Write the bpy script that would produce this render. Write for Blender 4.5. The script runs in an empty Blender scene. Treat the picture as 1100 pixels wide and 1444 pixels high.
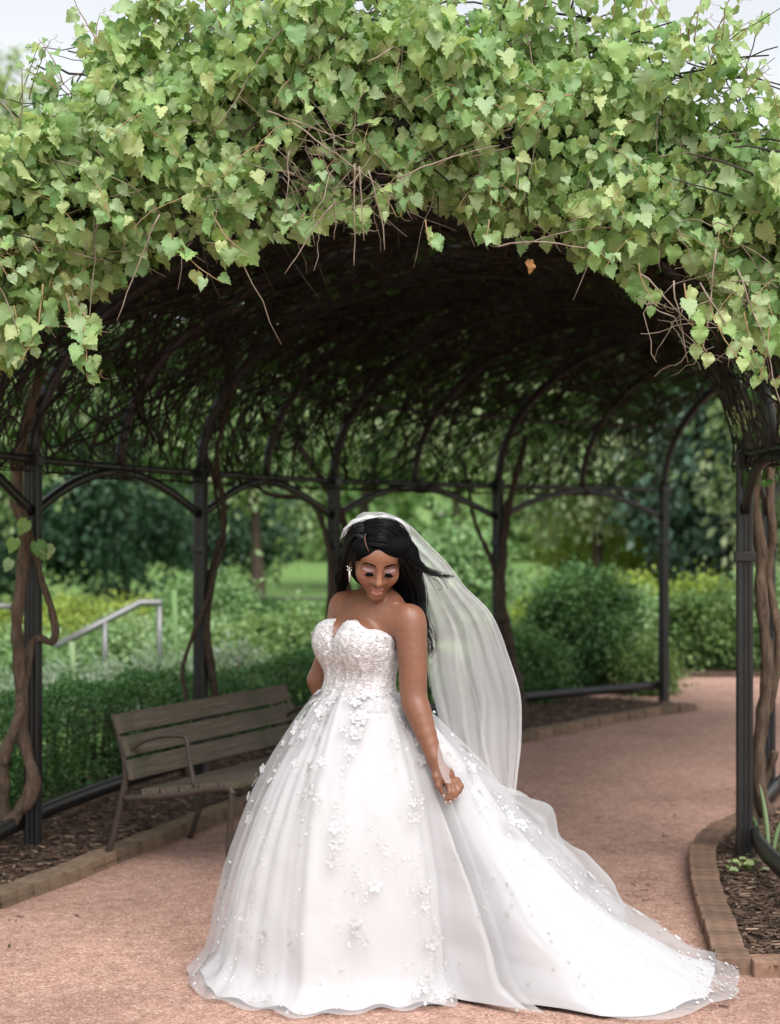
import bpy, bmesh, math, random
import numpy as np
from mathutils import Vector, Matrix
random.seed(7); RNG = np.random.default_rng(7)
SC = bpy.context.scene
COL = SC.collection
R = math.radians

# ------------------------------------------------------------------ camera, world, sun, exposure
FPX, CAMH, HORIZ = 2300.0, 1.65, 741.0            # focal length in photo pixels, lens height, horizon row
cam = bpy.data.cameras.new('camera'); cam_o = bpy.data.objects.new('camera', cam); COL.objects.link(cam_o)
cam_o.location = (0, 0, CAMH); cam_o.rotation_euler = (R(90), 0, 0)
cam.sensor_fit = 'HORIZONTAL'; cam.sensor_width = 36.0; cam.lens = FPX * 36 / 1100
cam.shift_y = 19 / 1100; cam.clip_start = 0.1; cam.clip_end = 2000
cam.dof.use_dof = True; cam.dof.focus_distance = 5.8; cam.dof.aperture_fstop = 3.0
SC.camera = cam_o
world = bpy.data.worlds.new('World'); SC.world = world; world.use_nodes = True
wn = world.node_tree; wn.nodes.clear()
sky = wn.nodes.new('ShaderNodeTexSky'); sky.sky_type = 'NISHITA'; sky.sun_disc = False
sky.sun_elevation = R(54); sky.sun_rotation = R(160); sky.dust_density = 1.5; sky.air_density = 1.0; sky.ozone_density = 0.6
hsv = wn.nodes.new('ShaderNodeHueSaturation'); hsv.inputs['Saturation'].default_value = 0.16
bgn = wn.nodes.new('ShaderNodeBackground'); bgn.inputs['Strength'].default_value = 0.125
wo = wn.nodes.new('ShaderNodeOutputWorld')
wn.links.new(sky.outputs[0], hsv.inputs['Color']); wn.links.new(hsv.outputs[0], bgn.inputs['Color']); wn.links.new(bgn.outputs[0], wo.inputs[0])
sun = bpy.data.lights.new('sun', 'SUN'); sun.energy = 2.3; sun.angle = R(50); sun.color = (1.0, 0.975, 0.94)
sun_o = bpy.data.objects.new('sun', sun); COL.objects.link(sun_o)
_el, _az = R(54), R(160)                            # azimuth from +Y clockwise: behind the camera, to the right
_d = Vector((math.sin(_az) * math.cos(_el), math.cos(_az) * math.cos(_el), math.sin(_el)))
sun_o.rotation_euler = (-_d).to_track_quat('-Z', 'Y').to_euler(); sun_o.location = (-6, -10, 20)
SC.view_settings.view_transform = 'Standard'; SC.view_settings.look = 'None'
SC.view_settings.exposure = 0.82; SC.view_settings.gamma = 1.0; SC.view_settings.use_curve_mapping = False
SC.render.engine = 'CYCLES'
SC.cycles.use_denoising = True
SC.cycles.max_bounces = 8; SC.cycles.transparent_max_bounces = 24; SC.cycles.diffuse_bounces = 4
SC.cycles.transmission_bounces = 4; SC.cycles.glossy_bounces = 2; SC.cycles.caustics_reflective = False; SC.cycles.caustics_refractive = False

def W(px, py, Y):                                   # survey: a photo pixel at a known distance -> a place
    return np.array(((px - 550) / FPX * Y, Y, CAMH - (py - HORIZ) / FPX * Y))

# ------------------------------------------------------------------ helpers
def link(o, parent=None):
    COL.objects.link(o)
    if parent is not None: o.parent = parent
    return o
def tag(o, label=None, cat=None, group=None, kind=None):
    if label: o['label'] = label
    if cat: o['category'] = cat
    if group: o['group'] = group
    if kind: o['kind'] = kind
    return o
def thing(name, label, cat, loc=(0, 0, 0), group=None):
    o = bpy.data.objects.new(name, None); o.location = loc; o.empty_display_size = 0.1
    link(o); return tag(o, label, cat, group)
def npmesh(name, V, F, smooth=True, mat=None, attrs=None, uv=None):
    """V (n,3), F (m,k) numpy or list of such blocks with differing k"""
    V = np.asarray(V, np.float32)
    blocks = F if isinstance(F, list) else [F]
    blocks = [np.asarray(b, np.int32) for b in blocks if len(b)]
    m = bpy.data.meshes.new(name)
    m.vertices.add(len(V)); m.vertices.foreach_set('co', V.ravel())
    tot = np.concatenate([np.full(len(b), b.shape[1], np.int32) for b in blocks])
    idx = np.concatenate([b.ravel() for b in blocks])
    start = np.concatenate(([0], np.cumsum(tot)[:-1])).astype(np.int32)
    m.loops.add(len(idx)); m.loops.foreach_set('vertex_index', idx)
    m.polygons.add(len(tot)); m.polygons.foreach_set('loop_start', start); m.polygons.foreach_set('loop_total', tot)
    if smooth: m.polygons.foreach_set('use_smooth', np.ones(len(tot), bool))
    m.update(calc_edges=True)
    for k, a in (attrs or {}).items():
        a = np.asarray(a, np.float32)
        if a.ndim == 1:
            at = m.attributes.new(k, 'FLOAT', 'POINT'); at.data.foreach_set('value', a)
        elif a.shape[1] == 2:
            at = m.attributes.new(k, 'FLOAT2', 'POINT'); at.data.foreach_set('vector', a.ravel())
        elif a.shape[1] == 3:
            at = m.attributes.new(k, 'FLOAT_VECTOR', 'POINT'); at.data.foreach_set('vector', a.ravel())
        else:
            at = m.attributes.new(k, 'FLOAT_COLOR', 'POINT'); at.data.foreach_set('color', a.ravel())
    if mat: m.materials.append(mat)
    return m
def obj(name, mesh, parent=None, loc=None):
    o = bpy.data.objects.new(name, mesh)
    link(o, parent)
    if loc is not None: o.location = loc
    return o
class MB:
    """collects vertices and faces of one part"""
    def __init__(s): s.V = []; s.F = {}; s.n = 0; s.A = []
    def add(s, V, F, a=None):
        V = np.asarray(V, float); F = np.asarray(F)
        s.V.append(V); s.F.setdefault(F.shape[1], []).append(F + s.n); s.n += len(V)
        s.A.append(np.full(len(V), 0.0 if a is None else a))
    def mesh(s, name, mat, smooth=True):
        return npmesh(name, np.concatenate(s.V), [np.concatenate(f) for f in s.F.values()], smooth, mat, {'tint': np.concatenate(s.A)})
    def obj(s, name, mat, parent=None, smooth=True): return obj(name, s.mesh(name, mat, smooth), parent)
def catmull(P, n):
    P = np.asarray(P, float); m = len(P)
    t = np.linspace(0, m - 1, n); i = np.clip(t.astype(int), 0, m - 2); f = (t - i)[:, None] if P.ndim > 1 else t - i
    p0 = P[np.maximum(i - 1, 0)]; p1 = P[i]; p2 = P[i + 1]; p3 = P[np.minimum(i + 2, m - 1)]
    return 0.5 * (2 * p1 + (p2 - p0) * f + (2 * p0 - 5 * p1 + 4 * p2 - p3) * f ** 2 + (3 * p1 - p0 - 3 * p2 + p3) * f ** 3)
def tube(P, r, k=6, cap=True):
    P = np.asarray(P, float); n = len(P); r = np.broadcast_to(np.asarray(r, float), (n,))
    T = np.gradient(P, axis=0); T /= np.linalg.norm(T, axis=1)[:, None] + 1e-9
    ref = np.array((0, 0, 1.0)) if abs(T[:, 2]).mean() < 0.8 else np.array((1.0, 0.1, 0))
    A = np.cross(T, ref); A /= np.linalg.norm(A, axis=1)[:, None] + 1e-9
    B = np.cross(T, A)
    a = np.arange(k) * 2 * math.pi / k
    V = P[:, None] + r[:, None, None] * (np.cos(a)[None, :, None] * A[:, None] + np.sin(a)[None, :, None] * B[:, None])
    V = V.reshape(-1, 3)
    i, j = np.meshgrid(np.arange(n - 1), np.arange(k), indexing='ij'); j2 = (j + 1) % k
    F = np.stack([i * k + j, i * k + j2, (i + 1) * k + j2, (i + 1) * k + j], -1).reshape(-1, 4)
    if cap:
        V = np.concatenate([V, P[:1], P[-1:]])
        b = n * k
        c = [[b, (q + 1) % k, q, q] for q in range(k)] + [[b + 1, (n - 1) * k + q, (n - 1) * k + (q + 1) % k, (n - 1) * k + (q + 1) % k] for q in range(k)]
        return V, F, np.array([[x[0], x[1], x[2]] for x in c])
    return V, F, None
def add_tube(mb, P, r, k=6, a=None):
    V, F, C = tube(P, r, k)
    n0 = mb.n
    mb.add(V, F, a); mb.F.setdefault(3, []).append(C + n0)
def box_pts(c, ax, ay, az, sx, sy, sz):
    c = np.asarray(c, float); ax, ay, az = (np.asarray(v, float) for v in (ax, ay, az))
    V = np.array([c + i * sx / 2 * ax + j * sy / 2 * ay + k * sz / 2 * az for k in (-1, 1) for j in (-1, 1) for i in (-1, 1)])
    F = np.array([[0, 2, 3, 1], [4, 5, 7, 6], [0, 1, 5, 4], [2, 6, 7, 3], [0, 4, 6, 2], [1, 3, 7, 5]])
    return V, F
def bevel_box_mesh(name, sx, sy, sz, b, mat, seg=1):
    bm = bmesh.new(); bmesh.ops.create_cube(bm, size=1)
    for v in bm.verts: v.co = Vector((v.co.x * sx, v.co.y * sy, v.co.z * sz))
    bmesh.ops.bevel(bm, geom=bm.edges[:], offset=b, segments=seg, affect='EDGES', profile=0.6)
    m = bpy.data.meshes.new(name); bm.to_mesh(m); bm.free(); m.materials.append(mat); return m
def bar_between(mb, a, b, w, h, up=(0, 0, 1)):
    a, b = np.asarray(a, float), np.asarray(b, float); d = b - a; L = np.linalg.norm(d); d /= L
    s = np.cross(d, up); s /= np.linalg.norm(s); u = np.cross(s, d)
    mb.add(*box_pts((a + b) / 2, d, s, u, L, w, h))
def unit(v): v = np.asarray(v, float); return v / (np.linalg.norm(v, axis=-1, keepdims=True) + 1e-9)
def vnoise(P, scale, seed=0):
    """cheap smooth value noise in 3-D, -1..1"""
    r = np.random.default_rng(seed); T = r.uniform(-1, 1, (16, 16, 16))
    q = np.asarray(P, float) * scale + 100.3; i = np.floor(q).astype(int); f = q - i; f = f * f * (3 - 2 * f)
    o = 0
    for dx in (0, 1):
        for dy in (0, 1):
            for dz in (0, 1):
                w = (f[..., 0] if dx else 1 - f[..., 0]) * (f[..., 1] if dy else 1 - f[..., 1]) * (f[..., 2] if dz else 1 - f[..., 2])
                o = o + w * T[(i[..., 0] + dx) % 16, (i[..., 1] + dy) % 16, (i[..., 2] + dz) % 16]
    return o

# ------------------------------------------------------------------ materials
class NT:
    def __init__(s, name):
        s.m = bpy.data.materials.new(name); s.m.use_nodes = True; s.t = s.m.node_tree; s.t.nodes.clear()
        s.out = s.n('ShaderNodeOutputMaterial')
    def n(s, t, **kw):
        nd = s.t.nodes.new(t)
        for k, v in kw.items():
            if k in nd.inputs: nd.inputs[k].default_value = v
            else: setattr(nd, k, v)
        return nd
    def l(s, a, b): s.t.links.new(a, b)
    def coord(s, which='Object'):
        return s.n('ShaderNodeTexCoord').outputs[which]
    def noise(s, scale, detail=3, vec=None, rough=0.6):
        nd = s.n('ShaderNodeTexNoise', Scale=scale, Detail=detail, Roughness=rough)
        s.l(vec or s.coord(), nd.inputs['Vector']); return nd.outputs['Fac']
    def ramp(s, fac, stops):
        nd = s.n('ShaderNodeValToRGB'); e = nd.color_ramp.elements
        while len(e) < len(stops): e.new(0.5)
        for q, (p, c) in zip(e, stops): q.position = p; q.color = (*c, 1)
        s.l(fac, nd.inputs['Fac']); return nd.outputs['Color']
    def mix(s, fac, a, b, mode='MIX'):
        nd = s.n('ShaderNodeMix', data_type='RGBA', blend_type=mode)
        for x, i in ((fac, 0), (a, 6), (b, 7)):
            if hasattr(x, 'is_output'): s.l(x, nd.inputs[i])
            else: nd.inputs[i].default_value = x if i == 0 else (*x, 1)
        return nd.outputs[2]
    def math(s, op, a, b=0.0):
        nd = s.n('ShaderNodeMath', operation=op)
        for x, i in ((a, 0), (b, 1)):
            if hasattr(x, 'is_output'): s.l(x, nd.inputs[i])
            else: nd.inputs[i].default_value = x
        return nd.outputs[0]
    def attr(s, name, kind='Fac'): return s.n('ShaderNodeAttribute', attribute_name=name).outputs[kind]
    def bump(s, h, strength=0.3, dist=0.01):
        nd = s.n('ShaderNodeBump', Strength=strength, Distance=dist); s.l(h, nd.inputs['Height']); return nd.outputs['Normal']
    def pbr(s, color, rough=0.6, normal=None, spec=0.4, metal=0.0, **kw):
        b = s.n('ShaderNodeBsdfPrincipled')
        for x, i in ((color, 'Base Color'), (rough, 'Roughness')):
            if hasattr(x, 'is_output'): s.l(x, b.inputs[i])
            else: b.inputs[i].default_value = (*x, 1) if i == 'Base Color' else x
        b.inputs['Specular IOR Level'].default_value = spec; b.inputs['Metallic'].default_value = metal
        for k, v in kw.items(): b.inputs[k].default_value = v
        if normal is not None: s.l(normal, b.inputs['Normal'])
        return b.outputs[0]
    def done(s, sh): s.l(sh, s.out.inputs['Surface']); return s.m

def mat_simple(name, c1, c2, scale=8, rough=0.6, bump=0.2, bdist=0.005, spec=0.3, metal=0.0, stretch=None):
    k = NT(name); v = k.coord()
    if stretch:
        mp = k.n('ShaderNodeMapping'); mp.inputs['Scale'].default_value = stretch; k.l(v, mp.inputs['Vector']); v = mp.outputs[0]
    f = k.noise(scale, 5, v); c = k.ramp(f, [(0.3, c1), (0.7, c2)])
    return k.done(k.pbr(c, rough, k.bump(k.noise(scale * 4, 4, v), bump, bdist), spec, metal))

def mat_leaf(name, stops, trans=0.3, veins=True, rough=0.5, spec=0.35):
    k = NT(name)
    rnd = k.n('ShaderNodeObjectInfo').outputs['Random']
    t = k.math('FRACT', k.math('ADD', k.attr('tint'), rnd))
    c = k.ramp(t, stops)
    if veins:
        sep = k.n('ShaderNodeSeparateXYZ'); k.l(k.attr('luv', 'Vector'), sep.inputs[0])
        ax = k.math('ABSOLUTE', sep.outputs[0])
        mid = k.math('LESS_THAN', ax, 0.022)
        lat = k.math('SINE', k.math('MULTIPLY', k.math('SUBTRACT', sep.outputs[1], k.math('MULTIPLY', ax, 0.9)), 27.0))
        lat = k.math('GREATER_THAN', lat, 0.93)
        c = k.mix(k.math('MULTIPLY', k.math('MAXIMUM', mid, lat), 0.35), c, (0.42, 0.5, 0.22))
    d = k.pbr(c, rough, None, spec)
    tr = k.n('ShaderNodeBsdfTranslucent'); k.l(k.mix(1.0, c, (1.0, 1.0, 0.55), 'MULTIPLY'), tr.inputs[0])
    mx = k.n('ShaderNodeMixShader'); mx.inputs[0].default_value = trans; k.l(d, mx.inputs[1]); k.l(tr.outputs[0], mx.inputs[2])
    return k.done(mx.outputs[0])
def mat_tulle(name, opacity, color=(0.9, 0.9, 0.92), wrinkle=0.0):
    k = NT(name)
    df = k.n('ShaderNodeBsdfDiffuse'); df.inputs[0].default_value = (*color, 1)
    tl = k.n('ShaderNodeBsdfTranslucent'); tl.inputs[0].default_value = (*color, 1)
    m1 = k.n('ShaderNodeMixShader'); m1.inputs[0].default_value = 0.4; k.l(df.outputs[0], m1.inputs[1]); k.l(tl.outputs[0], m1.inputs[2])
    tp = k.n('ShaderNodeBsdfTransparent')
    m2 = k.n('ShaderNodeMixShader'); k.l(tp.outputs[0], m2.inputs[1]); k.l(m1.outputs[0], m2.inputs[2])
    a = k.attr('gather')                            # where the net is gathered it is denser
    k.l(k.math('MINIMUM', k.math('ADD', opacity, a), 1.0), m2.inputs[0])
    return k.done(m2.outputs[0])

def mat_gravel():
    k = NT('red granite gravel'); v = k.coord()
    vo = k.n('ShaderNodeTexVoronoi', Scale=135.0); k.l(v, vo.inputs['Vector'])
    sep = k.n('ShaderNodeSeparateColor'); k.l(vo.outputs['Color'], sep.inputs[0])
    grain = k.ramp(sep.outputs[0], [(0.0, (0.30, 0.17, 0.135)), (0.35, (0.40, 0.24, 0.19)), (0.75, (0.47, 0.295, 0.235)), (1.0, (0.60, 0.44, 0.37))])
    big = k.ramp(k.noise(1.3, 5, v), [(0.28, (0.76, 0.74, 0.74)), (0.5, (0.98, 0.97, 0.96)), (0.72, (1.12, 1.1, 1.08))])
    c = k.mix(1.0, grain, big, 'MULTIPLY')
    mid = k.ramp(k.noise(14, 4, v), [(0.35, (0.8, 0.78, 0.76)), (0.6, (1.05, 1.05, 1.05))])
    c = k.mix(1.0, c, mid, 'MULTIPLY')
    h = k.math('ADD', k.math('MULTIPLY', vo.outputs['Distance'], -1.0), k.noise(30, 4, v))
    return k.done(k.pbr(c, 0.85, k.bump(h, 0.5, 0.006), 0.2))
def mat_mulch():
    k = NT('bark mulch'); v = k.coord()
    vo = k.n('ShaderNodeTexVoronoi', Scale=45.0, Randomness=1.0); mp = k.n('ShaderNodeMapping'); mp.inputs['Scale'].default_value = (1, 0.45, 1); mp.inputs['Rotation'].default_value = (0, 0, 0.6)
    k.l(v, mp.inputs['Vector']); k.l(mp.outputs[0], vo.inputs['Vector'])
    sep = k.n('ShaderNodeSeparateColor'); k.l(vo.outputs['Color'], sep.inputs[0])
    c = k.ramp(sep.outputs[0], [(0.0, (0.03, 0.02, 0.015)), (0.5, (0.085, 0.055, 0.04)), (0.85, (0.16, 0.1, 0.075)), (1.0, (0.28, 0.19, 0.15))])
    return k.done(k.pbr(c, 0.9, k.bump(k.math('ADD', sep.outputs[1], k.noise(40, 4, v)), 1.0, 0.02), 0.15))
def mat_brick(name, stops):
    k = NT(name); v = k.coord()
    rnd = k.n('ShaderNodeObjectInfo').outputs['Random']
    c = k.ramp(rnd, stops)
    st = k.ramp(k.noise(22, 5, v), [(0.35, (0.68, 0.66, 0.62)), (0.65, (1.08, 1.06, 1.02))])
    return k.done(k.pbr(k.mix(1.0, c, st, 'MULTIPLY'), 0.9, k.bump(k.noise(120, 4, v), 0.5, 0.004), 0.2))
def mat_wood():
    k = NT('weathered bench wood'); v = k.coord()
    mp = k.n('ShaderNodeMapping'); mp.inputs['Scale'].default_value = (1.2, 22, 22); k.l(v, mp.inputs['Vector'])
    g = k.noise(3, 6, mp.outputs[0], 0.7)
    c = k.ramp(g, [(0.25, (0.06, 0.048, 0.037)), (0.55, (0.125, 0.104, 0.08)), (0.8, (0.21, 0.178, 0.142))])
    moss = k.ramp(k.noise(3.2, 5, v), [(0.52, (0, 0, 0)), (0.68, (0.55, 0.55, 0.55))])
    c = k.mix(moss, c, (0.06, 0.068, 0.036))
    return k.done(k.pbr(c, 0.85, k.bump(g, 0.5, 0.004), 0.2))
def mat_bark(name, c1, c2):
    k = NT(name); v = k.coord()
    mp = k.n('ShaderNodeMapping'); mp.inputs['Scale'].default_value = (30, 30, 5); k.l(v, mp.inputs['Vector'])
    g = k.noise(2, 6, mp.outputs[0], 0.7)
    return k.done(k.pbr(k.ramp(g, [(0.3, c1), (0.7, c2)]), 0.9, k.bump(g, 1.0, 0.02), 0.15))

M = {}
M['metal'] = mat_simple('dark bronze painted metal', (0.014, 0.0135, 0.0135), (0.026, 0.025, 0.025), 12, 0.4, 0.1, 0.002, 0.5)
M['bench_metal'] = mat_simple('brown painted bench metal', (0.04, 0.028, 0.022), (0.07, 0.05, 0.04), 16, 0.5, 0.15, 0.002, 0.5)
M['wood'] = mat_wood()
M['gravel'] = mat_gravel(); M['mulch'] = mat_mulch()
M['brick_red'] = mat_brick('clay brick', [(0, (0.17, 0.115, 0.088)), (0.5, (0.23, 0.15, 0.115)), (1, (0.29, 0.18, 0.13))])
M['brick_tan'] = mat_brick('tan edging brick', [(0, (0.17, 0.125, 0.09)), (0.5, (0.22, 0.16, 0.115)), (1, (0.27, 0.19, 0.135))])
M['lawn'] = mat_simple('lawn', (0.1, 0.18, 0.05), (0.19, 0.3, 0.1), 3, 0.9, 0.4, 0.03, 0.1)
M['steel'] = mat_simple('brushed steel', (0.17, 0.17, 0.17), (0.24, 0.24, 0.24), 5, 0.45, 0.05, 0.001, 0.5, 0.6)
M['bark'] = mat_bark('vine bark', (0.07, 0.045, 0.03), (0.23, 0.165, 0.12))
M['bark_dark'] = mat_bark('tree and shaded vine bark', (0.04, 0.03, 0.022), (0.14, 0.105, 0.08))  # bark of trees and shrubs; on inner vine trunks the dark tone stands for shade
M['twig'] = mat_simple('dry twig', (0.16, 0.115, 0.085), (0.36, 0.29, 0.235), 20, 0.8, 0.3, 0.002, 0.2)
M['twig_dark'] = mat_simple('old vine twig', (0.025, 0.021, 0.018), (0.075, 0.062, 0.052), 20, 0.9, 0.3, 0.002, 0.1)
M['stem'] = mat_simple('young vine stem', (0.25, 0.2, 0.09), (0.33, 0.19, 0.11), 20, 0.6, 0.2, 0.002, 0.3)
M['leaf'] = mat_leaf('grape leaf', [(0.0, (0.16, 0.32, 0.11)), (0.18, (0.37, 0.55, 0.20)), (0.38, (0.25, 0.43, 0.20)), (0.55, (0.48, 0.62, 0.25)), (0.72, (0.40, 0.55, 0.33)), (0.9, (0.60, 0.68, 0.32)), (1.0, (0.16, 0.32, 0.11))], 0.44)
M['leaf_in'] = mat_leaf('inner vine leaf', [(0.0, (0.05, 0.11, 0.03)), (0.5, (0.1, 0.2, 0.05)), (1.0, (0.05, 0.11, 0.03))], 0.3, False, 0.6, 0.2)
def lm(name, a, b, c, tr=0.3): M[name] = mat_leaf(name.replace('_', ' '), [(0, a), (0.35, b), (0.7, c), (1, a)], tr, False, 0.55, 0.3)
lm('hedge_leaf', (0.045, 0.115, 0.04), (0.09, 0.21, 0.065), (0.18, 0.33, 0.12))
lm('light_leaf', (0.14, 0.27, 0.09), (0.24, 0.39, 0.16), (0.36, 0.48, 0.26))
lm('yellow_leaf', (0.22, 0.32, 0.05), (0.32, 0.42, 0.08), (0.4, 0.48, 0.13))
lm('silver_leaf', (0.2, 0.32, 0.18), (0.32, 0.42, 0.3), (0.5, 0.5, 0.5))
lm('tree_leaf', (0.07, 0.15, 0.04), (0.16, 0.28, 0.085), (0.31, 0.43, 0.17), .35)
lm('pale_tree_leaf', (0.16, 0.27, 0.1), (0.33, 0.45, 0.22), (0.5, 0.57, 0.35), .35)
lm('evergreen_leaf', (0.018, 0.055, 0.025), (0.03, 0.085, 0.04), (0.08, 0.16, 0.09), 0.15)
lm('blue_leaf', (0.05, 0.11, 0.07), (0.1, 0.19, 0.13), (0.24, 0.33, 0.25), 0.2)

# ------------------------------------------------------------------ survey of the arbor: left and right post feet
Lp = np.array([(-1.9, 6.1), (-1.81, 8.27), (-1.21, 10.42), (-0.42, 12.2), (0.92, 13.9), (2.56, 15.25)])
Rp = np.array([(1.66, 6.3), (1.715, 7.89), (2.18, 9.39), (2.75, 10.5), (3.6, 11.5), (4.75, 12.5)])
SPR, RISE = 1.985, 1.2
def interp(P, s):
    return catmull_at(P, s)
def catmull_at(P, s):
    P = np.asarray(P, float); m = len(P); s = np.asarray(s, float)
    i = np.clip(np.floor(s).astype(int), 0, m - 2); f = (s - i)[..., None]
    pm = np.vstack([2 * P[0] - P[1], P, 2 * P[-1] - P[-2]]); i = i + 1
    p0, p1, p2, p3 = pm[i - 1], pm[i], pm[i + 1], pm[np.minimum(i + 2, m + 1)]
    return 0.5 * (2 * p1 + (p2 - p0) * f + (2 * p0 - 5 * p1 + 4 * p2 - p3) * f ** 2 + (3 * p1 - p0 - 3 * p2 + p3) * f ** 3)
def arch(s, phi, off=0.0):
    s, phi, off = np.broadcast_arrays(np.asarray(s, float), np.asarray(phi, float), np.asarray(off, float))
    l, r = catmull_at(Lp, s), catmull_at(Rp, s)
    m, h = (l + r) / 2, (r - l) / 2; hl = np.linalg.norm(h, axis=-1, keepdims=True)
    xy = m - h / hl * (hl + off[..., None]) * np.cos(phi)[..., None]
    return np.concatenate([xy, (SPR + (RISE + off) * np.sin(phi))[..., None]], -1)

# ------------------------------------------------------------------ ground
def sheet(name, pts, z, mat, kind='structure', parent=None):
    bm = bmesh.new(); vs = [bm.verts.new((p[0], p[1], z)) for p in pts]; bm.faces.new(vs)
    bmesh.ops.triangulate(bm, faces=bm.faces[:])
    m = bpy.data.meshes.new(name); bm.to_mesh(m); bm.free(); m.materials.append(mat)
    if sum(p.normal.z for p in m.polygons) < 0: m.flip_normals()
    return tag(obj(name, m, parent), kind=kind)
tag(sheet('lawn', [(-600, -40), (600, -40), (600, 900), (-600, 900)], 0.0, M['lawn']), 'pale green lawn reaching away behind the hedges', None)
curbL = catmull([(-2.15, 5.3), (-1.9, 6.2), (-1.667, 6.97), (-1.445, 7.55), (-1.206, 8.28), (-0.882, 9.22), (-0.42, 10.25), (0.2, 11.35), (0.994, 12.36), (1.405, 12.93), (2.11, 13.87), (2.79, 14.54)], 300)
curbR = catmull([(1.195, 5.98), (1.286, 6.8), (1.395, 7.59), (1.495, 8.09), (1.66, 8.57), (1.926, 9.04), (2.35, 9.75), (2.95, 10.7), (3.7, 11.6), (4.7, 12.35), (5.8, 12.9)], 260)
gravel = sheet('gravel_path', [(-7, -12), (7, -12), (9, 8), (12, 14), (12, 17.8), (2.2, 17.7), (1.9, 16.0), (1.2, 14.5), (-0.4, 12.6), (-2.2, 9.5), (-2.9, 7), (-7, 5)], 0.004, M['gravel'])
def offset(P, d):
    T = unit(np.gradient(P, axis=0)); return P + d * np.stack([-T[:, 1], T[:, 0]], 1)
sheet('mulch_bed', list(curbL) + list(offset(curbL, 1.5)[::-1]), 0.03, M['mulch'])
sheet('mulch_bed', list(curbR) + [(8, 13.2), (8, 5.98)], 0.035, M['mulch'])
sheet('mulch_bed', [(2.5, 17.72), (14, 17.9), (14, 30), (1.5, 30), (0.8, 16)], 0.02, M['mulch'])

def edging(name, P, dist, size, gap, mat, d_off, soldier):
    root = tag(bpy.data.objects.new(name, None), kind='structure'); link(root)
    me = [bevel_box_mesh('brick', size[0] * q, size[1], size[2], 0.006, mat, 2) for q in (1.0, 0.985, 0.97)]
    seg = np.linalg.norm(np.diff(P, axis=0), axis=1); cum = np.concatenate(([0], np.cumsum(seg)))
    step = size[0] + gap; n = int(cum[-1] / step); T = unit(np.gradient(P, axis=0))
    for i in range(n):
        s = (i + 0.5) * step
        p = np.array([np.interp(s, cum, P[:, 0]), np.interp(s, cum, P[:, 1])]); t = np.array([np.interp(s, cum, T[:, 0]), np.interp(s, cum, T[:, 1])])
        nrm = np.array((-t[1], t[0])) * d_off
        o = obj('brick', random.choice(me), root)
        o.location = (p[0] + nrm[0] + random.uniform(-.004, .004), p[1] + nrm[1], size[2] / 2 - 0.035 + random.uniform(-.004, .004))
        o.rotation_euler = (random.gauss(0, 0.012), random.gauss(0, 0.008), math.atan2(t[1], t[0]) + random.gauss(0, 0.01))
    return root
edging('left_edging', curbL, 0, (0.245, 0.115, 0.105), 0.006, M['brick_tan'], 0.058, False)
edr = edging('right_edging', curbR, 0, (0.062, 0.125, 0.105), 0.004, M['brick_red'], -0.063, True)
em = bevel_box_mesh('brick', 0.215, 0.1, 0.105, 0.007, M['brick_red'], 2)
for k in range(3):
    o = obj('brick', em, edr); o.location = (1.43 + 0.222 * k, 5.985, 0.016 + random.uniform(-.003, .003)); o.rotation_euler = (0, 0, random.gauss(0, 0.02) + 0.02)

# loose stones and bark chips
def scatter_bits(name, P, size, tmpl, tf, mat, flat=0.5, parent=None, kind='stuff'):
    n = len(P); k = len(tmpl)
    s = RNG.uniform(size[0], size[1], (n, 1, 1)); a = RNG.uniform(0, 6.28, n); b = RNG.normal(0, flat, n)
    Rz = np.zeros((n, 3, 3)); ca, sa, cb, sb = np.cos(a), np.sin(a), np.cos(b), np.sin(b)
    Rz[:, 0, 0] = ca; Rz[:, 0, 1] = -sa * cb; Rz[:, 0, 2] = sa * sb; Rz[:, 1, 0] = sa; Rz[:, 1, 1] = ca * cb; Rz[:, 1, 2] = -ca * sb; Rz[:, 2, 1] = sb; Rz[:, 2, 2] = cb
    V = np.einsum('nij,kj->nki', Rz, tmpl) * s + P[:, None]
    F = (tf[None] + (np.arange(n) * k)[:, None, None]).reshape(-1, tf.shape[1])
    m = npmesh(name, V.reshape(-1, 3), F, False, mat, {'tint': np.repeat(RNG.random(n), k)})
    return tag(obj(name, m, parent), kind=kind)
OCT = np.array([(1, 0, 0), (-.9, .2, 0), (0, .8, .1), (.1, -.75, 0), (0, .1, .6), (0, 0, -.6)]); OCTF = np.array([(0, 2, 4), (2, 1, 4), (1, 3, 4), (3, 0, 4), (2, 0, 5), (1, 2, 5), (3, 1, 5), (0, 3, 5)])
CHIP = np.array([(-1, -.22, 0), (1, -.15, .06), (.9, .2, 0), (-.95, .25, .05), (-.9, -.2, .12), (.95, -.12, .17), (.85, .18, .12), (-.9, .22, .16)]); CHIPF = np.array([[0, 3, 2, 1], [4, 5, 6, 7], [0, 1, 5, 4], [2, 3, 7, 6], [0, 4, 7, 3], [1, 2, 6, 5]])
k = NT('loose granite grain'); M['grain'] = k.done(k.pbr(k.ramp(k.attr('tint'), [(0, (0.2, 0.11, 0.08)), (0.5, (0.38, 0.23, 0.17)), (1, (0.6, 0.45, 0.38))]), 0.8))
k = NT('bark chip'); M['chip'] = k.done(k.pbr(k.ramp(k.attr('tint'), [(0, (0.035, 0.022, 0.016)), (0.6, (0.12, 0.075, 0.05)), (0.9, (0.2, 0.13, 0.09)), (1, (0.4, 0.28, 0.2))]), 0.85))
n = 16000; yy = 4.9 + 6.5 * RNG.random(n) ** 1.6; xx = RNG.uniform(-.27, .27, n) * yy
cl = np.interp(yy, curbL[:, 1], curbL[:, 0]); cr = np.where(yy < 5.95, 99, np.interp(yy, curbR[:, 1], curbR[:, 0]))
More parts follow.
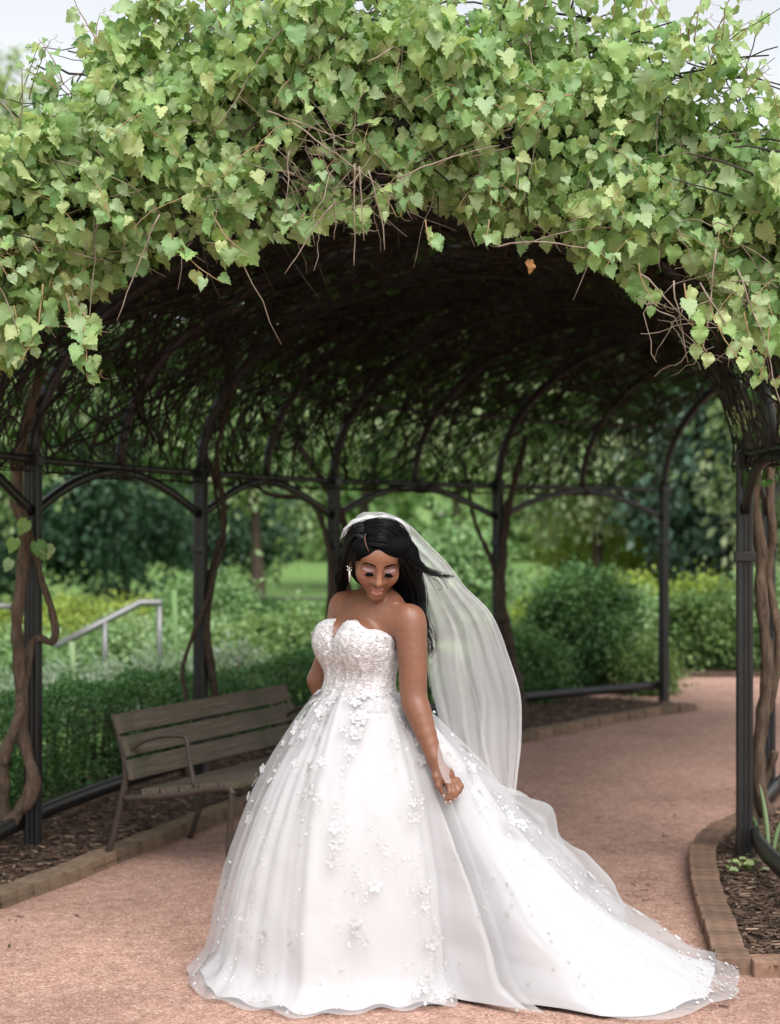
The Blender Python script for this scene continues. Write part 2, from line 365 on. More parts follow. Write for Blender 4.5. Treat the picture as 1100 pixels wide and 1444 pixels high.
ok = (xx > cl + .02) & (xx < cr - .02); PP = np.stack([xx, yy, np.full(n, .005)], 1)[ok]
scatter_bits('loose_gravel', PP, (0.0022, 0.0052), OCT, OCTF, M['grain'], 0.4)
def bed_pts(P, d0, d1, n, z):
    i = RNG.integers(0, len(P), n); d = RNG.uniform(0, 1, n) * (d1 - d0) + d0
    T = unit(np.gradient(P, axis=0)); q = P[i] + RNG.normal(0, .02, (n, 2)) + d[:, None] * np.stack([-T[i, 1], T[i, 0]], 1)
    return np.concatenate([q, np.full((n, 1), z) + RNG.uniform(0, .015, (n, 1))], 1)
scatter_bits('bark_chips', np.concatenate([bed_pts(curbL, .13, 1.0, 9000, .035), bed_pts(curbR[:150], -.14, -.75, 6500, .04)]), (0.008, 0.03), CHIP, CHIPF, M['chip'], 0.25)

n = 90; yy = RNG.uniform(5.5, 11, n); xx = np.interp(yy, curbR[:, 1], curbR[:, 0]) - .03 - np.abs(RNG.normal(0, .35, n)); j = RNG.random(n) < .35; xx[j] = np.interp(yy[j], curbL[:, 1], curbL[:, 0]) + .05 + np.abs(RNG.normal(0, .3, j.sum()))
scatter_bits('path_litter', np.c_[xx, yy, np.full(n, .008)], (0.006, 0.022), CHIP, CHIPF, M['chip'], 0.2)

# ------------------------------------------------------------------ the arbor
arbor = thing('arbor', 'dark metal arched arbor curving over the gravel path', 'arbor', (0, 0, 0))
def post_mesh(h):
    w = 0.0375; g = 0.006
    prof = []
    for q in range(4):
        for (a, b) in ((-w + .004, -w), (-.017, -w), (-.014, -w + g), (-.006, -w + g), (-.003, -w), (.003, -w), (.006, -w + g), (.014, -w + g), (.017, -w), (w - .004, -w)):
            c, s = math.cos(q * math.pi / 2), math.sin(q * math.pi / 2); prof.append((a * c - b * s, a * s + b * c))
    n = len(prof); V = [(x, y, z) for z in (-0.03, h) for x, y in prof]
    F = np.array([(i, (i + 1) % n, n + (i + 1) % n, n + i) for i in range(n)])
    m = npmesh('post', V, F, False, M['metal']); return m
pm = post_mesh(2.02); colm = bevel_box_mesh('collar', 0.098, 0.098, 0.05, 0.008, M['metal'], 2)
for i in range(6):
    for side, P in ((0, Lp), (1, Rp)):
        d = (Rp - Lp)[i]; a = math.atan2(d[1], d[0])
        o = obj('post', pm, arbor); o.location = (*P[i], 0); o.rotation_euler.z = a
        for z in (1.5, 1.98): c = obj('collar', colm, o); c.location = (0, 0, z)
ph = np.linspace(0, math.pi, 40)
for q in range(11):
    s = q / 2; mb = MB()
    P = arch(np.full(40, s), ph)
    add_tube(mb, P, 0.036 if q % 2 == 0 else 0.03, 8); mb.obj('arch_rib', M['metal'], arbor)
for ang in (28, 58, 90, 122, 152):
    for b in range(5):
        mb = MB(); add_tube(mb, arch(np.linspace(b, b + 1, 12), R(ang)), 0.014, 6); mb.obj('purlin', M['metal'], arbor)
def flatbar(P, w, h):
    P = np.asarray(P); T = unit(np.gradient(P, axis=0)); N = np.stack([-T[:, 1], T[:, 0], 0 * T[:, 0]], 1); N = unit(N); U = np.array((0, 0, 1.0))
    V = np.stack([P + N * w / 2 - U * h / 2, P + N * w / 2 + U * h / 2, P - N * w / 2 + U * h / 2, P - N * w / 2 - U * h / 2], 1).reshape(-1, 3)
    i, j = np.meshgrid(np.arange(len(P) - 1), np.arange(4), indexing='ij')
    F = np.stack([i * 4 + j, i * 4 + (j + 1) % 4, (i + 1) * 4 + (j + 1) % 4, (i + 1) * 4 + j], -1).reshape(-1, 4)
    e = len(V) - 4; F = np.vstack([F, [[3, 2, 1, 0], [e, e + 1, e + 2, e + 3]]]); return V, F
for P, out in ((Lp, -1), (Rp, 1)):
    for b in range(5):
        s = np.linspace(b + .002, b + .998, 14); q = catmull_at(P, s)
        mb = MB(); add_tube(mb, np.c_[q, np.full(14, SPR)], 0.022, 6); mb.obj('top_rail', M['metal'], arbor)
        lr = q + 0.05 * out * unit((Rp - Lp)[b])
        mb = MB(); mb.add(*flatbar(np.c_[lr, np.full(14, 0.155)], 0.035, 0.075)); mb.obj('low_rail', M['metal'], arbor, False)
        for h0, h1 in ((0, .5), (1, .5)):
            t = np.linspace(0, 1, 12); ss = b + h0 + (h1 - h0) * (0.02 + 0.98 * t); qq = catmull_at(P, ss)
            z = 1.72 + (SPR - .03 - 1.72) * np.sin(t * math.pi / 2)
            mb = MB(); mb.add(*flatbar(np.c_[qq, z], 0.03, 0.05)); mb.obj('brace', M['metal'], arbor, False)


# ------------------------------------------------------------------ leaves
def leaf_template(seed, simple=False):
    r = np.random.default_rng(seed)
    side = [(.12, -.12), (.27, -.13), (.35, -.05), (.45, -.02), (.45, .08), (.54, .13), (.50, .23), (.57, .33), (.46, .39), (.48, .50), (.37, .54), (.37, .66), (.25, .69), (.23, .81), (.10, .86)]
    if simple: side = [(.22, -.14), (.46, .05), (.5, .32), (.3, .65)]
    mid = [(0, 0), (0, .3), (0, .62), (0, 1.0)]
    V = [(x, y) for x, y in mid]; n0 = len(V)
    for sg in (1, -1):
        for x, y in side:
            V.append((sg * x * (1 + r.normal(0, .05)), y + r.normal(0, .02)))
    V = np.array(V) * [r.uniform(.78, 1.12), 1]; m = len(side); F = []
    def near(y): return 0 if y < .12 else (1 if y < .45 else 2)
    for s in range(2):
        b = n0 + s * m; seq = list(range(b, b + m)); prev = 0
        pts = [0] + seq + [3]; cur = 0
        tri = []
        for a, c in zip(pts[:-1], pts[1:]):
            want = max(cur, near(V[c][1])) if c != 3 else 2
            while cur < want:
                tri.append((cur, a, cur + 1)); cur += 1
            if a != cur and c != cur: tri.append((cur, a, c))
        F += [t if s == 0 else (t[0], t[2], t[1]) for t in tri]
    x, y = V[:, 0], V[:, 1]
    ax = np.abs(x)
    fold = r.uniform(.15, .7); droop = r.uniform(.2, .9)
    z = fold * ax - droop * np.maximum(y - .2, 0) ** 2 - .35 * ax ** 2 + .07 * np.sin(y * 9 + r.uniform(0, 6)) * ax * 3 + r.normal(0, .012, len(x))
    return np.stack([x, y, z], 1), np.array(F), V.copy()
LT = [leaf_template(i) for i in range(12)]
LS = [leaf_template(50 + i, True) for i in range(4)]
def leaf_frames(tip, nrm):
    tip = unit(tip); nrm = unit(nrm - (nrm * tip).sum(-1, keepdims=True) * tip); x = np.cross(tip, nrm)
    return np.stack([x, tip, nrm], -1)               # columns
def leaf_mass(name, P, tip, nrm, size, mat, parent, tmpl, tint=None, kind='stuff'):
    Fm = leaf_frames(tip, nrm); n = len(P); which = RNG.integers(0, len(tmpl), n); tint = RNG.random(n) if tint is None else tint
    Vs, Fs, A, U = [], [], [], []; off = 0
    for w, (T, F, uv) in enumerate(tmpl):
        i = np.where(which == w)[0]
        if not len(i): continue
        V = np.einsum('nij,kj->nki', Fm[i], T) * size[i][:, None, None] + P[i][:, None]
        Vs.append(V.reshape(-1, 3)); Fs.append((F[None] + (np.arange(len(i)) * len(T))[:, None, None]).reshape(-1, 3) + off); off += len(i) * len(T)
        A.append(np.repeat(tint[i], len(T))); U.append(np.tile(np.c_[uv, 0 * uv[:, 0]], (len(i), 1)))
    m = npmesh(name, np.concatenate(Vs), np.concatenate(Fs), True, mat, {'tint': np.concatenate(A), 'luv': np.concatenate(U)})
    o = obj(name, m, parent); return tag(o, kind=kind)
LEAF_MESH = [npmesh('leaf', T, F, True, M['leaf'], {'tint': np.zeros(len(T)), 'luv': np.c_[uv, 0 * uv[:, 0]]}) for T, F, uv in LT]
def leaf_obj(p, tip, nrm, size, parent):
    Fm = leaf_frames(tip[None], nrm[None])[0]
    o = obj('leaf', random.choice(LEAF_MESH), parent)
    m = Matrix([[*(Fm[r] * size), p[r]] for r in range(3)] + [[0, 0, 0, 1]]); o.matrix_world = m
    return o

# --- front brow of the vine: from z_under to z_top over the front arch
def z_under(X):
    a = np.abs(X + .02)
    return 2.81 - 0.23 * a ** 2.0 - .05 * np.maximum(a - 1.15, 0) + 0.05 * np.sin(X * 5.1 + 1) + .035 * np.sin(X * 13) + .02 * np.sin(X * 29 + 2)
def z_top(X): return 3.73 - 0.19 * np.abs(X) ** 2.3 + 0.04 * np.sin(X * 7 + 2) + .03 * np.sin(X * 17)
def brow(X, u):
    """surface point and outward normal"""
    zu, zt = z_under(X), z_top(X); z = zu + (zt - zu) * u
    def yy(u): return 6.16 - .34 * np.sin(np.clip(u * 1.25 + .12, 0, 1.57 + .6)) + 1.3 * np.maximum(u - .62, 0) ** 1.6
    y = yy(u) + .06 * np.sin(X * 4 + u * 7) + .05 * np.sin(X * 9 - u * 13)
    dy = (yy(u + .02) - yy(u - .02)) / .04 / (zt - zu)
    N = unit(np.stack([0.18 * X, -np.ones_like(X), dy], -1))
    return np.stack([X, y, z], -1), N
bare = [(-.26, 3.0, .22, .18), (-.08, 2.9, .14, .11), (1.15, 2.52, .14, .17), (-1.15, 2.8, .12, .1), (-.42, 3.02, .13, .11)]   # thin places: x, z, half width, half height
def bare_amount(P):
    a = np.zeros(len(P))
    for x, z, w, h in bare: a = np.maximum(a, np.clip(1.35 - np.sqrt(((P[:, 0] - x) / w) ** 2 + ((P[:, 2] - z) / h) ** 2), 0, 1))
    return a
front = thing('grape_vine', 'leafy grape vine spilling over the front arch of the arbor', 'vine')
n = 14500
X = RNG.uniform(-2.35, 2.35, n); U = RNG.random(n) ** 0.92 * 1.04 - .02
P, N = brow(X, U); dep = RNG.random(n) ** 1.25 * .36
clump = vnoise(P * [1, 1, 1], 3.2, 3)
dep = dep + np.clip(-clump, 0, 1) * .12
keep = (RNG.random(n) > bare_amount(P) * .93) & (RNG.random(n) > np.clip(-clump * .9 - .15, 0, .6))
P, N, dep, U = P[keep], N[keep], dep[keep], U[keep]; n = len(P)
P = P - N * dep[:, None] + RNG.normal(0, .02, (n, 3))
nr = unit(N * 1.0 + np.array((0, 0, .35)) + RNG.normal(0, .6, (n, 3)))
tp = unit(np.array((0, -.12, -1.0)) + RNG.normal(0, .5, (n, 3)))
sz = RNG.choice([.036, .053, .068, .092], n, p=[.28, .36, .26, .10]) * RNG.uniform(.75, 1.12, n)
vis = (np.abs(P[:, 0]) < 1.55) & (dep < .16)
# shoots: leaf-bearing young stems rising from the top, trailing from the lower edge
stems = MB(); SP = []; 
def sprig(p0, d0, length, bend, nl, s0, s1, mb=stems, rr=.0028):
    t = np.linspace(0, 1, 14); d0 = unit(np.asarray(d0, float)); bend = np.asarray(bend, float)
    C = np.asarray(p0)[None] + length * (t[:, None] * d0 + (t ** 2)[:, None] * bend) + np.cumsum(RNG.normal(0, length * .007, (14, 3)), 0)
    add_tube(mb, C, np.linspace(rr, rr * .4, 14), 5)
    for k in range(nl):
        f = (k + .7) / nl; i = min(int(f * 13), 12); T = unit(C[i + 1] - C[i])
        sd = unit(np.cross(T, RNG.normal(0, 1, 3))); base = C[i] + sd * .025
        add_tube(mb, np.stack([C[i], C[i] + sd * .014 + T * .004, base]), .0012, 3)
        tip = unit(sd * .5 + T * .3 + np.array((0, -.1, -.7)) + RNG.normal(0, .25, 3)); nn = unit(np.array((RNG.normal(0, .5), -1, .45 + RNG.normal(0, .35))))
        SP.append((base, tip, nn, (s0 + (s1 - s0) * f) * RNG.uniform(.8, 1.15)))
    if RNG.random() < .6:                              # a curling tendril
        a = np.linspace(0, 7, 16); e = C[-1]; add_tube(mb, e + np.stack([.012 * np.sin(a) + .006 * a, -.004 * a, -.012 * np.cos(a) + .012 - .003 * a], 1), .0008, 3)
for x in RNG.uniform(-1.6, 1.6, 52):
    u = RNG.uniform(.8, 1.0); p, nn = brow(np.array([x]), np.array([u])); sprig(p[0], (RNG.normal(0, .4), -.25, 1), RNG.uniform(.12, .34), (RNG.normal(0, .25), -.15, -.25), RNG.integers(4, 7), .068, .03)
for x in RNG.uniform(-1.6, 1.6, 60):
    u = RNG.uniform(.02, .6); p, nn = brow(np.array([x]), np.array([u])); sprig(p[0] - nn[0] * .03, (RNG.normal(0, .8), -.7, -.2), RNG.uniform(.12, .25), (0, -.1, -.5), RNG.integers(3, 6), .075, .04)
for (px, py, dx, L, nl) in ((95, 415, .18, .36, 8), (120, 440, .05, .3, 7), (60, 400, -.1, .36, 8), (245, 335, .45, .22, 6), (300, 300, .35, .2, 5), (20, 430, .1, .2, 5), (965, 400, .12, .3, 6), (1000, 420, .2, .3, 6), (1050, 440, .1, .28, 6), (1085, 450, -.1, .26, 6), (600, 310, .1, .12, 3), (690, 310, -.1, .1, 3), (840, 340, .3, .12, 4), (900, 370, .2, .2, 4), (430, 300, -.4, .1, 3)):
    sprig(W(px, py, 5.95 + RNG.uniform(-.1, .1)), (dx, -.15, -.8), L, (dx * .8, -.05, .12), nl, .085, .045, rr=.0034)
for (px, py, dx, L) in ((945, 60, -.1, .26), (985, 80, .45, .3), (1010, 90, .5, .25), (905, 60, .1, .2), (130, 90, .1, .2), (160, 80, .25, .25), (90, 120, -.3, .2)):
    sprig(W(px, py, 6.2), (dx, -.1, .9), L, (dx * .5, 0, -.1), 6, .08, .04, rr=.003)
stems.obj('young_stems', M['stem'], front)
# the three hundred leaves that show largest are parts of their own
own = [(P[i], tp[i], nr[i], sz[i]) for i in np.where(vis)[0]]
own.sort(key=lambda q: q[0][1] - q[3] * 6)
sprl = sorted(SP, key=lambda q: -q[3])
mine = sprl[:130] + own[:170]
for q in mine: leaf_obj(*q, front)
ids = set(id(q) for q in mine)
inner = np.ones(n, bool)
ordv = np.where(vis)[0]; ordv = ordv[np.argsort(P[ordv, 1] - sz[ordv] * 6)]; inner[ordv[:170]] = False
rest = sprl[130:]
PA = np.concatenate([P[inner], np.array([q[0] for q in rest])]); TA = np.concatenate([tp[inner], np.array([q[1] for q in rest])])
NA = np.concatenate([nr[inner], np.array([q[2] for q in rest])]); SA = np.concatenate([sz[inner], np.array([q[3] for q in rest])])
leaf_mass('foliage', PA, TA, NA, SA, M['leaf'], front, LT)
# dry twigs: a tangle in the thin places and along the lower edge
tw = MB(); twd = MB()
def twig(mb, p, d, L, r, wob=.12, k=4, seg=7):
    t = np.linspace(0, 1, seg)[:, None]; d = unit(np.asarray(d, float))
    C = p + d * L * t + np.cumsum(RNG.normal(0, L * wob / seg, (seg, 3)), 0) + np.array((0, 0, -1)) * (t ** 2) * L * RNG.uniform(0, .25)
    add_tube(mb, C, np.linspace(r, r * .55, seg), k, RNG.random())
    return C
for x, z, w, h in bare:
    for _ in range(int(62 * w * h / .05)):
        px, pz = x + RNG.normal(0, w * .75), z + RNG.normal(0, h * .75)
        twig(tw, np.array((px, 5.95 + RNG.uniform(-.05, .3), pz)), (RNG.normal(0, 1), RNG.normal(0, .3), RNG.normal(-.25, .7)), RNG.uniform(.1, .3), RNG.uniform(.0012, .0028), .3)
for _ in range(45):
    x = RNG.uniform(-1.7, 1.7); p, nn = brow(np.array([x]), np.array([RNG.uniform(-.02, .25)]))
    twig(tw, p[0] - nn[0] * RNG.uniform(.0, .2), (RNG.normal(0, .8), RNG.normal(-.2, .3), RNG.normal(-.4, .5)), RNG.uniform(.07, .2), RNG.uniform(.0012, .0026), .3)
for _ in range(200):
    x = RNG.uniform(-1.7, 1.7); p, nn = brow(np.array([x]), np.array([RNG.uniform(.05, .95)]))
    twig(tw, p[0] - nn[0] * RNG.uniform(.06, .22), (RNG.normal(0, 1), RNG.normal(0, .3), RNG.normal(0, .7)), RNG.uniform(.15, .5), RNG.uniform(.0016, .004))
for px, py, qx, qy in ((500, 230, 497, 345), (520, 240, 540, 342), (508, 235, 512, 330), (470, 290, 402, 368), (560, 250, 700, 190), (375, 155, 500, 200), (415, 170, 560, 260), (225, 300, 168, 420), (950, 395, 972, 500), (985, 400, 1062, 520), (1040, 380, 1100, 560), (700, 345, 860, 320), (905, 385, 1000, 470), (1010, 350, 985, 490)):
    a, b = W(px, py, 5.86), W(qx, qy, 5.9); twig(tw, a, b - a, np.linalg.norm(b - a), .0034, .1, 5, 10)
tag(tw.obj('dry_twigs', M['twig'], front), kind='stuff')
# dead leaf hanging at the lower edge
dl = leaf_mass('dead_leaf', W(747, 368, 5.95)[None], np.array([(0.1, 0, -1.0)]), np.array([(0.9, -1, 0.0)]), np.array([.05]), mat_simple('dead leaf', (.22, .1, .04), (.34, .17, .07), 30), front, LT[:1], kind='')
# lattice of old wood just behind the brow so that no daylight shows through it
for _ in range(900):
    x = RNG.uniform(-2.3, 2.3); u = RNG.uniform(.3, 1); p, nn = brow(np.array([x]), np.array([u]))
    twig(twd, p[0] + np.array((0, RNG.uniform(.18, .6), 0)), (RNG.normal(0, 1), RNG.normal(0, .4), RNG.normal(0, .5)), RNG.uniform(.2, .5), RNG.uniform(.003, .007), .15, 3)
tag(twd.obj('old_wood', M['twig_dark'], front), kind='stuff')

# --- roof of vine over the tunnel
roof = thing('vine_canopy', 'dark roof of tangled vine wood and leaves inside the arbor', 'vine')
def cover(phi):                                      # share of the shell that is closed: full on top, open above the rails
    return np.clip((np.sin(phi) - .34) / .42, 0, 1) ** .8
n = 16500
s = RNG.uniform(.02, 5.0, n); phi = RNG.uniform(.05, math.pi - .05, n)
keep = RNG.random(n) < .03 + .97 * cover(phi); s, phi = s[keep], phi[keep]; n = len(s)
off = RNG.random(n) * .36 + .045
P = arch(s, phi, off); O = unit(arch(s, phi, off + .1) - P)
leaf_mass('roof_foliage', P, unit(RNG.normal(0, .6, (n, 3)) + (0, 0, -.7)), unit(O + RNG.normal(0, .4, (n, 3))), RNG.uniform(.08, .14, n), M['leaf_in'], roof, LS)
rt = MB()
for _ in range(10500):
    s0 = RNG.uniform(.1, 4.95); f0 = RNG.uniform(.0, math.pi); L = RNG.uniform(.15, .6) ; o0 = abs(RNG.normal(0, .07)) - .03
    if RNG.random() > .5 + .5 * cover(f0): continue
    sgn = RNG.choice([-1, 1]); t = np.linspace(0, 1, 7)
    along = RNG.normal(0, .28)
    C = arch(np.clip(s0 + along * t + np.cumsum(RNG.normal(0, .015, 7)), 0.05, 5), np.clip(f0 + sgn * L * t, -.05, math.pi + .05), o0 + np.cumsum(RNG.normal(0, .01, 7)))
    add_tube(rt, C, np.linspace(1, .6, 7) * RNG.choice([.003, .005, .008, .012], p=[.45, .33, .17, .05]), 3 if L < .5 else 4, RNG.random())
# hanging wisps beneath the roof
for _ in range(260):
    s0 = RNG.uniform(.9, 4.9); f0 = RNG.uniform(.15, math.pi - .15); p = arch(s0, f0, -.02)
    twig(rt, p, (RNG.normal(0, .7), RNG.normal(0, .7), -.6), RNG.uniform(.08, .3), .002, .2, 3, 5)
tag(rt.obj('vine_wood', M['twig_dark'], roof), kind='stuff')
# a thin curtain of leaves on the open sides, green where light comes through
n = 900
s = RNG.uniform(.4, 5.0, n); phi = np.where(RNG.random(n) < .6, RNG.uniform(-.1, .55, n), math.pi - RNG.uniform(-.1, .55, n)); off = RNG.uniform(.0, .25, n)
P = arch(s, np.abs(phi), off); P[:, 2] += np.minimum(phi, 0) * .6
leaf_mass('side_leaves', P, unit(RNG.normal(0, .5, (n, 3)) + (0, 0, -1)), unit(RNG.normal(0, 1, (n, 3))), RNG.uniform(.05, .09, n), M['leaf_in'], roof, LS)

# --- climbing trunks at the posts
def trunk(mb, pts, r0, r1, n=140, seed=1):
    C = catmull(pts, n); C += .012 * np.stack([vnoise(C, 5, seed), vnoise(C, 5, seed + 1), 0 * C[:, 0]], 1)
    r = np.linspace(r0, r1, n) * (1 + .22 * vnoise(C, 14, seed + 2)); V, F, Cp = tube(C, r, 14)
    D = V[:-2] - np.repeat(C, 14, 0); V[:-2] += D * (.30 * vnoise(V[:-2] * [1, 1, .16], 75, seed + 7) + .18 * vnoise(V[:-2] * [1, 1, .3], 28, seed + 9))[:, None]
    m0 = mb.n; mb.add(V, F); mb.F.setdefault(3, []).append(Cp + m0)
def climber(label, stems_, group=None, leaves=(), bark='bark'):  # bark_dark puts the arbor's shade into the colour of the inner trunks
    t = thing('climbing_vine', label, 'vine', (*stems_[0][0][0][:2], 0.03), group)
    off = Vector(t.location)
    for k, (pts, r0, r1) in enumerate(stems_):
        mb = MB(); trunk(mb, np.array(pts) - np.array(off), r0, r1, seed=k * 5 + 3); mb.obj('trunk', M[bark], t)
    if leaves:
        for (p, s) in leaves:
            o = leaf_obj(np.array(p) - np.array(off), np.array((RNG.normal(0, .3), -.1, -1)), np.array((RNG.normal(0, .4), -1, .3)), s, t)
    return t
YL = 8.15
climber('thick twisted vine trunk beside the nearest left post', [
    ([W(8, 1165, YL), W(45, 1115, YL - .02), W(42, 1075, YL), W(30, 1030, YL + .03), W(28, 960, YL), W(24, 880, YL - .02), W(33, 820, YL), W(30, 740, YL), W(22, 690, YL), W(35, 600, YL), W(60, 520, YL)], .036, .026),
    ([W(6, 1162, YL + .05), W(5, 1100, YL), W(10, 1060, YL - .06), W(28, 1010, YL - .07), W(32, 975, YL + .02), W(40, 930, YL + .07), W(50, 900, YL + .1), W(75, 905, YL + .08), W(78, 880, YL + .06), W(62, 820, YL + .07), W(45, 760, YL + .07), W(30, 700, YL + .03), W(10, 640, YL)], .03, .012)],
    leaves=[(W(38, 735, 8.0), .085), (W(52, 765, 8.0), .1), (W(20, 760, 8.05), .08), (W(65, 770, 8.02), .07), (W(15, 790, 8.1), .07)])
def on_post(P, i, pts):                              # pts: (side, depth, z) from the post foot
    return [(P[i][0] + a, P[i][1] + b, z) for a, b, z in pts]
climber('slender vine stems looped round the post behind the bench', [
    (on_post(Lp, 1 + 1, [(.07, .06, .02), (.09, .04, .5), (.05, -.05, 1.0), (.08, .04, 1.4), (.14, .02, 1.7), (.1, 0, 2.1), (.2, 0, 2.5)]), .03, .015),
    (on_post(Lp, 2, [(-.12, .05, .02), (-.08, -.05, .5), (-.1, -.06, .75), (.02, -.07, 1.1), (.1, -.05, 1.35), (.14, .04, 1.6), (.04, 0, 2.1)]), .016, .01)], bark='bark_dark')
climber('dark vine trunks wound round the post behind the veiled bride', [
    (on_post(Lp, 3, [(.1, -.04, .02), (.07, .05, .6), (.09, .0, 1.2), (.06, .05, 1.7), (-.1, 0, 2.0), (-.3, 0, 2.3)]), .04, .02),
    (on_post(Lp, 3, [(-.1, .04, .02), (-.06, -.05, .7), (-.02, -.08, 1.3), (-.15, -.05, 1.8), (-.5, -.3, 1.9), (-.7, -.6, 2.2)]), .03, .012)], bark='bark_dark')
climber('leaning dark vine trunk rising by the bushy shrub', [
    (on_post(Lp, 4, [(.2, -.02, .02), (.12, .0, .5), (.03, -.06, 1.0), (.05, -.06, 1.5), (.1, -.04, 1.9), (.25, 0, 2.4)]), .055, .025),
    (on_post(Lp, 4, [(.1, .06, .02), (.08, .03, .8), (-.04, -.06, 1.3), (-.2, -.1, 1.7), (-.3, -.2, 2.2)]), .03, .012)], bark='bark_dark')
climber('gnarled vine trunk on the right beside the nearest right post', [
    ([W(1080, 1150, 8.0), W(1068, 1110, 8.0), W(1072, 1030, 8.0), W(1084, 940, 8.0), W(1076, 870, 8.0), W(1072, 790, 8.0), W(1063, 700, 8.0), W(1070, 600, 8.0), W(1060, 520, 8.0)], .034, .024),
    ([W(1064, 1190, 7.95), W(1066, 1120, 8.05), W(1071, 1050, 8.05), W(1092, 960, 8.0), W(1098, 900, 8.0), W(1084, 820, 8.05), W(1090, 740, 8.0), W(1085, 640, 8.0), W(1100, 540, 8.0)], .026, .016),
    ([W(1062, 1140, 8.1), W(1080, 1100, 8.05), W(1094, 1060, 8.0)], .022, .016)],
    leaves=[(W(1058, 535, 7.8), .12), (W(1050, 570, 7.8), .11), (W(1075, 560, 7.8), .1), (W(1090, 600, 7.85), .09), (W(1068, 655, 7.85), .07), (W(1040, 600, 7.85), .08), (W(1080, 520, 7.8), .1)])

# ------------------------------------------------------------------ bench
bo = np.array((-1.367, 7.9)); bd = unit(np.array((.437, .9))); bf = np.array((bd[1], -bd[0]))   # along, forward
bench = thing('park_bench', 'weathered wooden slat bench with brown metal frame and armrest', 'bench', (*bo, 0.004))
def B(a, u, z): return np.array((bd[0] * a + bf[0] * u, bd[1] * a + bf[1] * u, z))
rear = [(-.02, 0), (.03, .14), (.085, .34), (.105, .44), (.098, .53), (.07, .62), (.035, .73)]
def slat(a0, a1, u, z, w, th, tilt, name):
    m = bevel_box_mesh(name, a1 - a0, th, w, .006, M['wood'], 2)
    o = obj(name, m, bench); c = B((a0 + a1) / 2, u, z)
    X = Vector((bd[0], bd[1], 0)); Yv = Vector((bf[0] * math.cos(tilt), bf[1] * math.cos(tilt), math.sin(tilt))); Z = X.cross(-Yv) if X.cross(Yv).z < 0 else X.cross(Yv)
    o.matrix_world = Matrix([[X[r], Yv[r], Z[r], c[r]] for r in range(3)] + [[0, 0, 0, 1]])
    return o
LEN = 1.62
for z, u in ((.69, .075), (.585, .12), (.475, .145)):
    slat(-.03, LEN, u, z, .098, .03, R(20 if z > .6 else (17 if z > .5 else 10)), 'back_slat')
for k in range(5):
    u = .25 + k * .109; z = .375 + k * .015; 
    m = slat(-.01, LEN - .02, u, z, .034, .1, R(8), 'seat_slat')
for a in (0.0, .76, 1.52):
    fr = MB()
    add_tube(fr, np.array([B(a, u, z) for u, z in catmull(rear, 22)]), .0165, 8); fr.obj('rear_leg', M['bench_metal'], bench)
    fr = MB(); add_tube(fr, np.array([B(a, u, z) for u, z in catmull([(.68, .0), (.69, .2), (.70, .36), (.703, .405), (.675, .422), (.56, .406), (.33, .36), (.09, .33)], 34)]), .0155, 8); fr.obj('front_leg', M['bench_metal'], bench)
    if a != .76:
        fr = MB(); add_tube(fr, np.array([B(a - .005, u, z) for u, z in catmull([(.1, .545), (.2, .61), (.32, .645), (.43, .652), (.455, .635), (.47, .55), (.5, .415)], 34)]), .0115, 8); fr.obj('armrest', M['bench_metal'], bench)
fr = MB(); bar_between(fr, B(0, .3, .345), B(1.52, .3, .345), .03, .02); fr.obj('seat_rail', M['bench_metal'], bench)

# ------------------------------------------------------------------ shrubs, hedges, trees beyond the arbor
DIA = np.array([(0, 0, 0), (.32, .45, .08), (0, 1, -.05), (-.32, .45, .08)]); DIAF = np.array([(0, 1, 2), (0, 2, 3)])
DIAT = [(DIA, DIAF, DIA[:, :2].copy())]
NEED = np.array([(0, 0, 0), (.1, .5, .05), (0, 1, 0), (-.1, .5, .05)]); NEEDT = [(NEED, DIAF, NEED[:, :2].copy())]
def clump_cloud(rx, ry, rz, nclump, per, cz, seed, spread=.22, hollow=.55):
    r = np.random.default_rng(seed)
    d = unit(r.normal(0, 1, (nclump, 3))); rad = hollow + (1 - hollow) * r.random(nclump) ** .6
    c = d * rad[:, None] * (1 + .16 * vnoise(d, 2.2, seed))[:, None] * [rx, ry, rz]
    sp = spread * r.uniform(.6, 1.3, nclump)
    P = np.repeat(c, per, 0) + r.normal(0, 1, (nclump * per, 3)) * np.repeat(sp, per)[:, None]
    tint = np.repeat(r.random(nclump), per) * .55 + r.random(nclump * per) * .45
    out = unit(P / [rx, ry, rz] + 1e-6)
    return P + [0, 0, cz], out, tint, c + [0, 0, cz], r
def crown(name, P, out, tint, size, mat, parent, droop=.5, tm=DIAT, r=RNG):
    n = len(P)
    tip = unit(out * .6 + r.normal(0, .6, (n, 3)) + [0, 0, -droop]); nr = unit(out * .5 + r.normal(0, .5, (n, 3)) + [0, 0, .6])
    o = leaf_mass(name, P, tip, nr, size[0] + (size[1] - size[0]) * r.random(n), mat, parent, tm, tint, kind='')
    return o
def copy_tree(src, loc, rz=0, sc=1.0, label=None, mat=None):
    r = src.copy(); COL.objects.link(r); r.location = loc; r.rotation_euler.z = rz; r.scale = (sc, sc, sc)
    if label: r['label'] = label
    for ch in src.children:
        c = ch.copy(); COL.objects.link(c); c.parent = r
    return r
